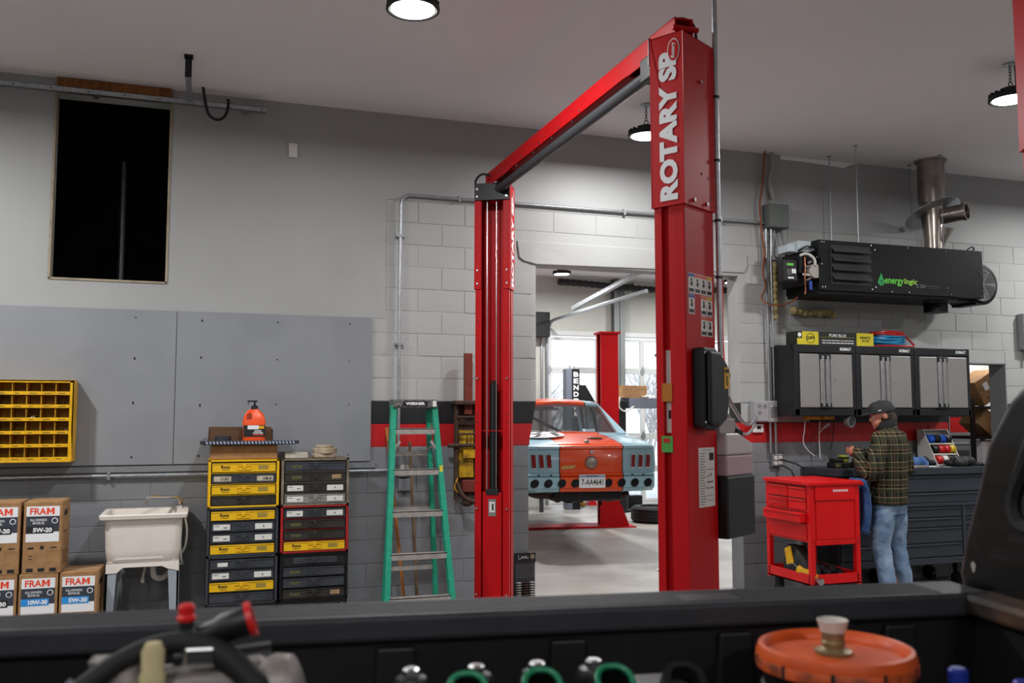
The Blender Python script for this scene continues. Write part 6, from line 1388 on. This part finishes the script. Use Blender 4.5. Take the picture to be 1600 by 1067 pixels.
# ------------------------------------------------------------------ bucket with orange lid
bu = thing('bucket', 'black bucket with a scuffed orange lid standing in the truck bed', 'bucket', tuple(tl(-.497, -.36, BF)))
BH = .415; bu.scale = (.875, .875, 1)
MB().lathe([(0,0),(.125,0),(.128,.01),(.138,BH-.09),(.146,BH-.085),(.146,BH-.07),(.139,BH-.066),(.140,BH-.04)], n=44).build('pail', m_blk, bu, smooth=True)
m_lid = M('orange_lid', (218,92,38), .42, scale=14, col2=(200,78,30)); m_scuff = M('scuffed_orange', (206,86,36), .5, scale=26, col2=(120,56,34))
ld3 = MB().lathe([(.141,BH-.038),(.152,BH-.038),(.154,BH-.012),(.149,BH),(.142,BH+.002),(.134,BH-.004),(.130,BH-.014),(0,BH-.014)], n=52).build('lid', m_lid, bu, smooth=True)
for k in range(10):
    a = 2*PI*k/10+.25; R_ = Matrix.Rotation(a, 3, 'Z'); MB().obox(R_ @ Vector((.1535,0,BH-.026)), (.004,.007,.022), R_).build('lid_notch', m_ink, ld3)
MB().lathe([(.1535,BH-.037),(.1552,BH-.035),(.1552,BH-.020),(.1540,BH-.018)], n=52).build('lid_skirt', m_scuff, ld3, smooth=True)
sp0 = Vector((.0,.005,BH-.014))
sp_ = MB().lathe([(.036,0),(.037,.006),(.030,.008),(.022,.012),(.024,.02),(.021,.024),(.023,.03),(.0215,.036),(.024,.046),(.026,.05)], sp0, n=24).build('spout', M('dirty_brass', (150,132,96), .4, .4, scale=24, col2=(100,86,58)), bu, smooth=True)
g = MB()
for k in range(8):
    a = 2*PI*k/8; g.prism([(sp0.x+.024*math.cos(a)-.004, sp0.z+.058), (sp0.x+.024*math.cos(a)+.004, sp0.z+.058), (sp0.x+.03*math.cos(a), sp0.z+.075)], 'y', sp0.y+.024*math.sin(a)-.003, sp0.y+.024*math.sin(a)+.003)
MB().lathe([(.025,.038),(.027,.046),(.031,.058),(.029,.059),(.02,.048),(0,.046)], sp0, n=16).build('torn_seal', M('pale_seal', (204,196,188), .6), sp_, smooth=True)

# ------------------------------------------------------------------ intake manifold with green gaskets
im = thing('intake_manifold', 'black plastic intake manifold with green port gaskets in the truck bed', 'engine part', tuple(tl(-.985, -.42, BF)), TA)
m_imp = M('manifold_black', (20,21,23), .42, var=.2, scale=14, bump=.06); m_gsk = M('green_gasket', (16,124,84), .4)
IZ = .395                                             # height of the port face above the bed floor
q = MB(); q.box(-.27, .22, -.10, .10, 0, .24); q.box(-.25, .20, -.12, .0, .24, IZ-.04); q.build('plenum', m_imp, im, bevel=.02, seg=3)
RP = Matrix.Rotation(rad(38), 3, 'X')
for k in range(4):
    x = -.175+k*.116; cen = Vector((x, -.055, IZ-.005)); out = rrect(0, 0, .060, .10, .026, 5); inn = rrect(0, 0, .046, .086, .020, 5)
    g = MB(); g.loft([[tuple(cen+RP @ Vector((a*1.25, b_*1.1, -.12))) for a, b_ in out], [tuple(cen+RP @ Vector((a*1.15, b_*1.08, 0))) for a, b_ in out], [tuple(cen+RP @ Vector((a, b_, .0))) for a, b_ in inn], [tuple(cen+RP @ Vector((a, b_, -.07))) for a, b_ in inn]])
    rn = g.build('runner', m_imp, im, smooth=40)
    if k < 3:
        MB().tube([cen+RP @ Vector((a, b_, .003)) for a, b_ in rrect(0, 0, .056, .096, .025, 6)], .0048, 8, closed=True).build('gasket', m_gsk, rn, smooth=True)
for k, x in enumerate((-.255, -.15, -.05, .045)):
    g = MB(); g.lathe([(.028,0),(.03,.012),(.024,.026),(.014,.03),(0,.031)], (x, .045, IZ-.018), n=18); g.build('boss', m_imp, im, smooth=True)
    MB().lathe([(0,0),(.014,0),(.014,.008),(.010,.012),(0,.012)], (x, .045, IZ+.011), n=6).build('bolt', m_steel, im)
MB().tube(catmull([(-.27,.02,IZ-.09),(-.12,.06,IZ-.06),(.03,.05,IZ-.065),(.10,.06,IZ-.05),(.20,.04,IZ-.06)], 6), .013, 8).build('fuel_rail', m_imp, im, smooth=True)
for k in range(7): MB().tube(catmull([(-.06+k*.018,.03,IZ-.05),(-.04+k*.016,.0,IZ-.02-.006*(k % 3)),(.0+k*.012,.03,IZ-.03)], 4), .006, 6).build('wire', m_rub, im, smooth=True)
MB().box(.10, .19, -.03, .05, IZ-.07, IZ-.005).build('sensor_block', M('grey_block', (60,58,58), .5), im, bevel=.012)
g = MB(); g.lathe([(.02,-.03),(.034,-.03),(.036,.02),(.03,.03),(.0,.03)], (-.285,.0,IZ-.07), (-.3,-.5,.8), n=18); g.build('hose_stub', M('aged_metal', (120,112,96), .5, .4), im, smooth=True)
MB().box(-.262, -.235, -.125, -.12, IZ-.06, IZ-.03).build('white_tag', m_wht, im)

# ------------------------------------------------------------------ engine assembly with hoses at the left
en = thing('engine_assembly', 'silver engine assembly with black hoses and red caps in the truck bed', 'engine part', tuple(tl(-1.55, -.50, BF)), TA)
m_cast = M('cast_aluminium', (136,130,126), .5, .5, scale=16, col2=(96,90,86), bump=.15); m_rcap = M('red_cap', (206,30,30), .4)
EZ = .445
q = MB(); q.box(-.13, .10, -.08, .08, 0, (EZ+.04)-.03); q.cyl((-.06,-.02,(EZ+.04)-.055), (.10,.0,(EZ+.04)-.045), .042, n=20); q.build('block', m_cast, en, bevel=.012)
MB().cyl((-.03,.0,(EZ+.04)-.02), (.10,.02,(EZ+.04)-.012), .020, n=14).build('dark_tube', m_blk, en, smooth=True)
MB().lathe([(.03,0),(.045,.01),(.048,.04),(.04,.06),(.02,.065)], (.085,-.01,(EZ+.04)-.06), (.9,-.1,.3), n=20).build('elbow', m_cast, en, smooth=True)
MB().lathe([(.03,0),(.04,.01),(.04,.05),(.03,.06)], (-.085,-.02,(EZ+.04)-.05), (-.3,.2,.9), n=18).build('flange', m_cast, en, smooth=True)
MB().lathe([(.02,0),(.021,.03),(.016,.035),(.017,.05),(.014,.055),(.015,.08),(.010,.092),(0,.094)], (-.045,-.07,EZ-.018), n=18).build('cream_fitting', M('cream_plastic', (186,172,130), .45), en, smooth=True)
MB().tube(catmull([(-.27,-.11,EZ-.16),(-.20,-.09,EZ-.06),(-.13,-.06,EZ+.02),(-.05,-.03,EZ+.06),(.02,-.03,EZ+.055),(.09,-.05,EZ+.0),(.14,-.08,EZ-.09),(.17,-.10,EZ-.2)], 7), [.017]*10+[.014]*15+[.018]*25, 12).build('coolant_hose', m_rub, en, smooth=True)
MB().tube([(-.20,-.09,EZ-.055),(-.135,-.062,EZ+.018)], .019, 12).build('hose_sleeve', M('grey_blue_sleeve', (72,80,88), .5), en, smooth=True)
cn = MB().lathe([(.014,0),(.016,.012),(.016,.03),(.020,.038),(.0215,.066),(.0215,.074),(.018,.076),(0,.076)], (.0,-.02,EZ+.065), (.95,.05,.30), n=22).build('connector', m_blk, en, smooth=True)
MB().lathe([(.018,0),(.0245,0),(.0245,.008),(.018,.008),(.018,0)], (.070,-.016,EZ+.087), (.95,.05,.30), n=24).build('red_ring', m_rcap, cn, smooth=True)
q = MB(); q.cyl((-.01,-.02,EZ+.06), (-.012,-.02,EZ+.095), .010, n=10); q.build('stem', m_blk, en, smooth=True)
MB().lathe([(.012,0),(.0135,.005),(.0105,.009),(.0115,.019),(.008,.023),(0,.024)], (-.012,-.02,EZ+.090), n=12).build('red_cap', m_rcap, en, smooth=True)
MB().lathe([(0,0),(.012,0),(.012,.02),(0,.022)], (.155,-.07,EZ-.03), (.3,-.6,.7), n=12).build('red_cap', m_rcap, en, smooth=True)
MB().box(-.01, .03, -.05, -.02, EZ+.035, EZ+.06).build('clamp', m_steel, en, bevel=.004)
MB().lathe([(.03,0),(.06,0),(.066,.03),(.05,.05),(.0,.052)], (-.26,-.02,EZ-.11), (.2,-.4,.8), n=22).build('rubber_boot', m_rub, en, smooth=True)

# ------------------------------------------------------------------ crate of bottles at the right
cr8 = thing('dark_crate', 'low dark crate at the front of the truck bed', 'crate', tuple(tl(-.235, -.50, BF)), TA)
MB().box(-.16, .16, -.12, .12, 0, .02).build('bottom', m_blk, cr8)
for (a, b_, c, d) in ((-.16,.16,-.12,-.11), (-.16,.16,.11,.12), (-.16,-.15,-.12,.12), (.15,.16,-.12,.12)): MB().box(a, b_, c, d, 0, .10).build('side', m_blk, cr8, bevel=.003)
def bottle(x, y, h, label, tilt):
    t = thing('bottle', label, 'bottle', tuple(tl(x, y, BF+.021)), TA, 'bottles in the crate'); t.rotation_euler = (tilt, 0, TA)
    MB().lathe([(0,0),(.034,0),(.036,.01),(.036,h*.6),(.028,h*.72),(.013,h*.82),(.013,h-.02)], n=20).build('glass', M('dark_bottle', (20,18,22), .15, coat=.5), t, smooth=True)
    MB().lathe([(.0145,h-.03),(.016,h-.022),(.016,h-.004),(.012,h),(0,h)], n=18).build('cap', M('blue_cap', (34,50,140), .35), t, smooth=True)
    MB().lathe([(.0365,h*.2),(.0365,h*.56)], n=20).build('label', M('blue_label', (40,84,180), .5), t, smooth=True); MB().lathe([(.0285,h*.73),(.0148,h*.83)], n=18).build('neck_label', m_wht, t, smooth=True)
bottle(-.33, -.46, .375, 'taller dark bottle with a blue cap in the crate', 0); bottle(-.25, -.52, .345, 'shorter blue-capped bottle leaning in the crate', .06); bottle(-.20, -.45, .345, 'blue-capped bottle at the very edge of the photo', 0)
lump('clear_bag', tl(-.42, -.56, BF), .07, m_paper, 'crumpled pale wrapper between bucket and bottles', 'wrapper', 77, flat=.9)
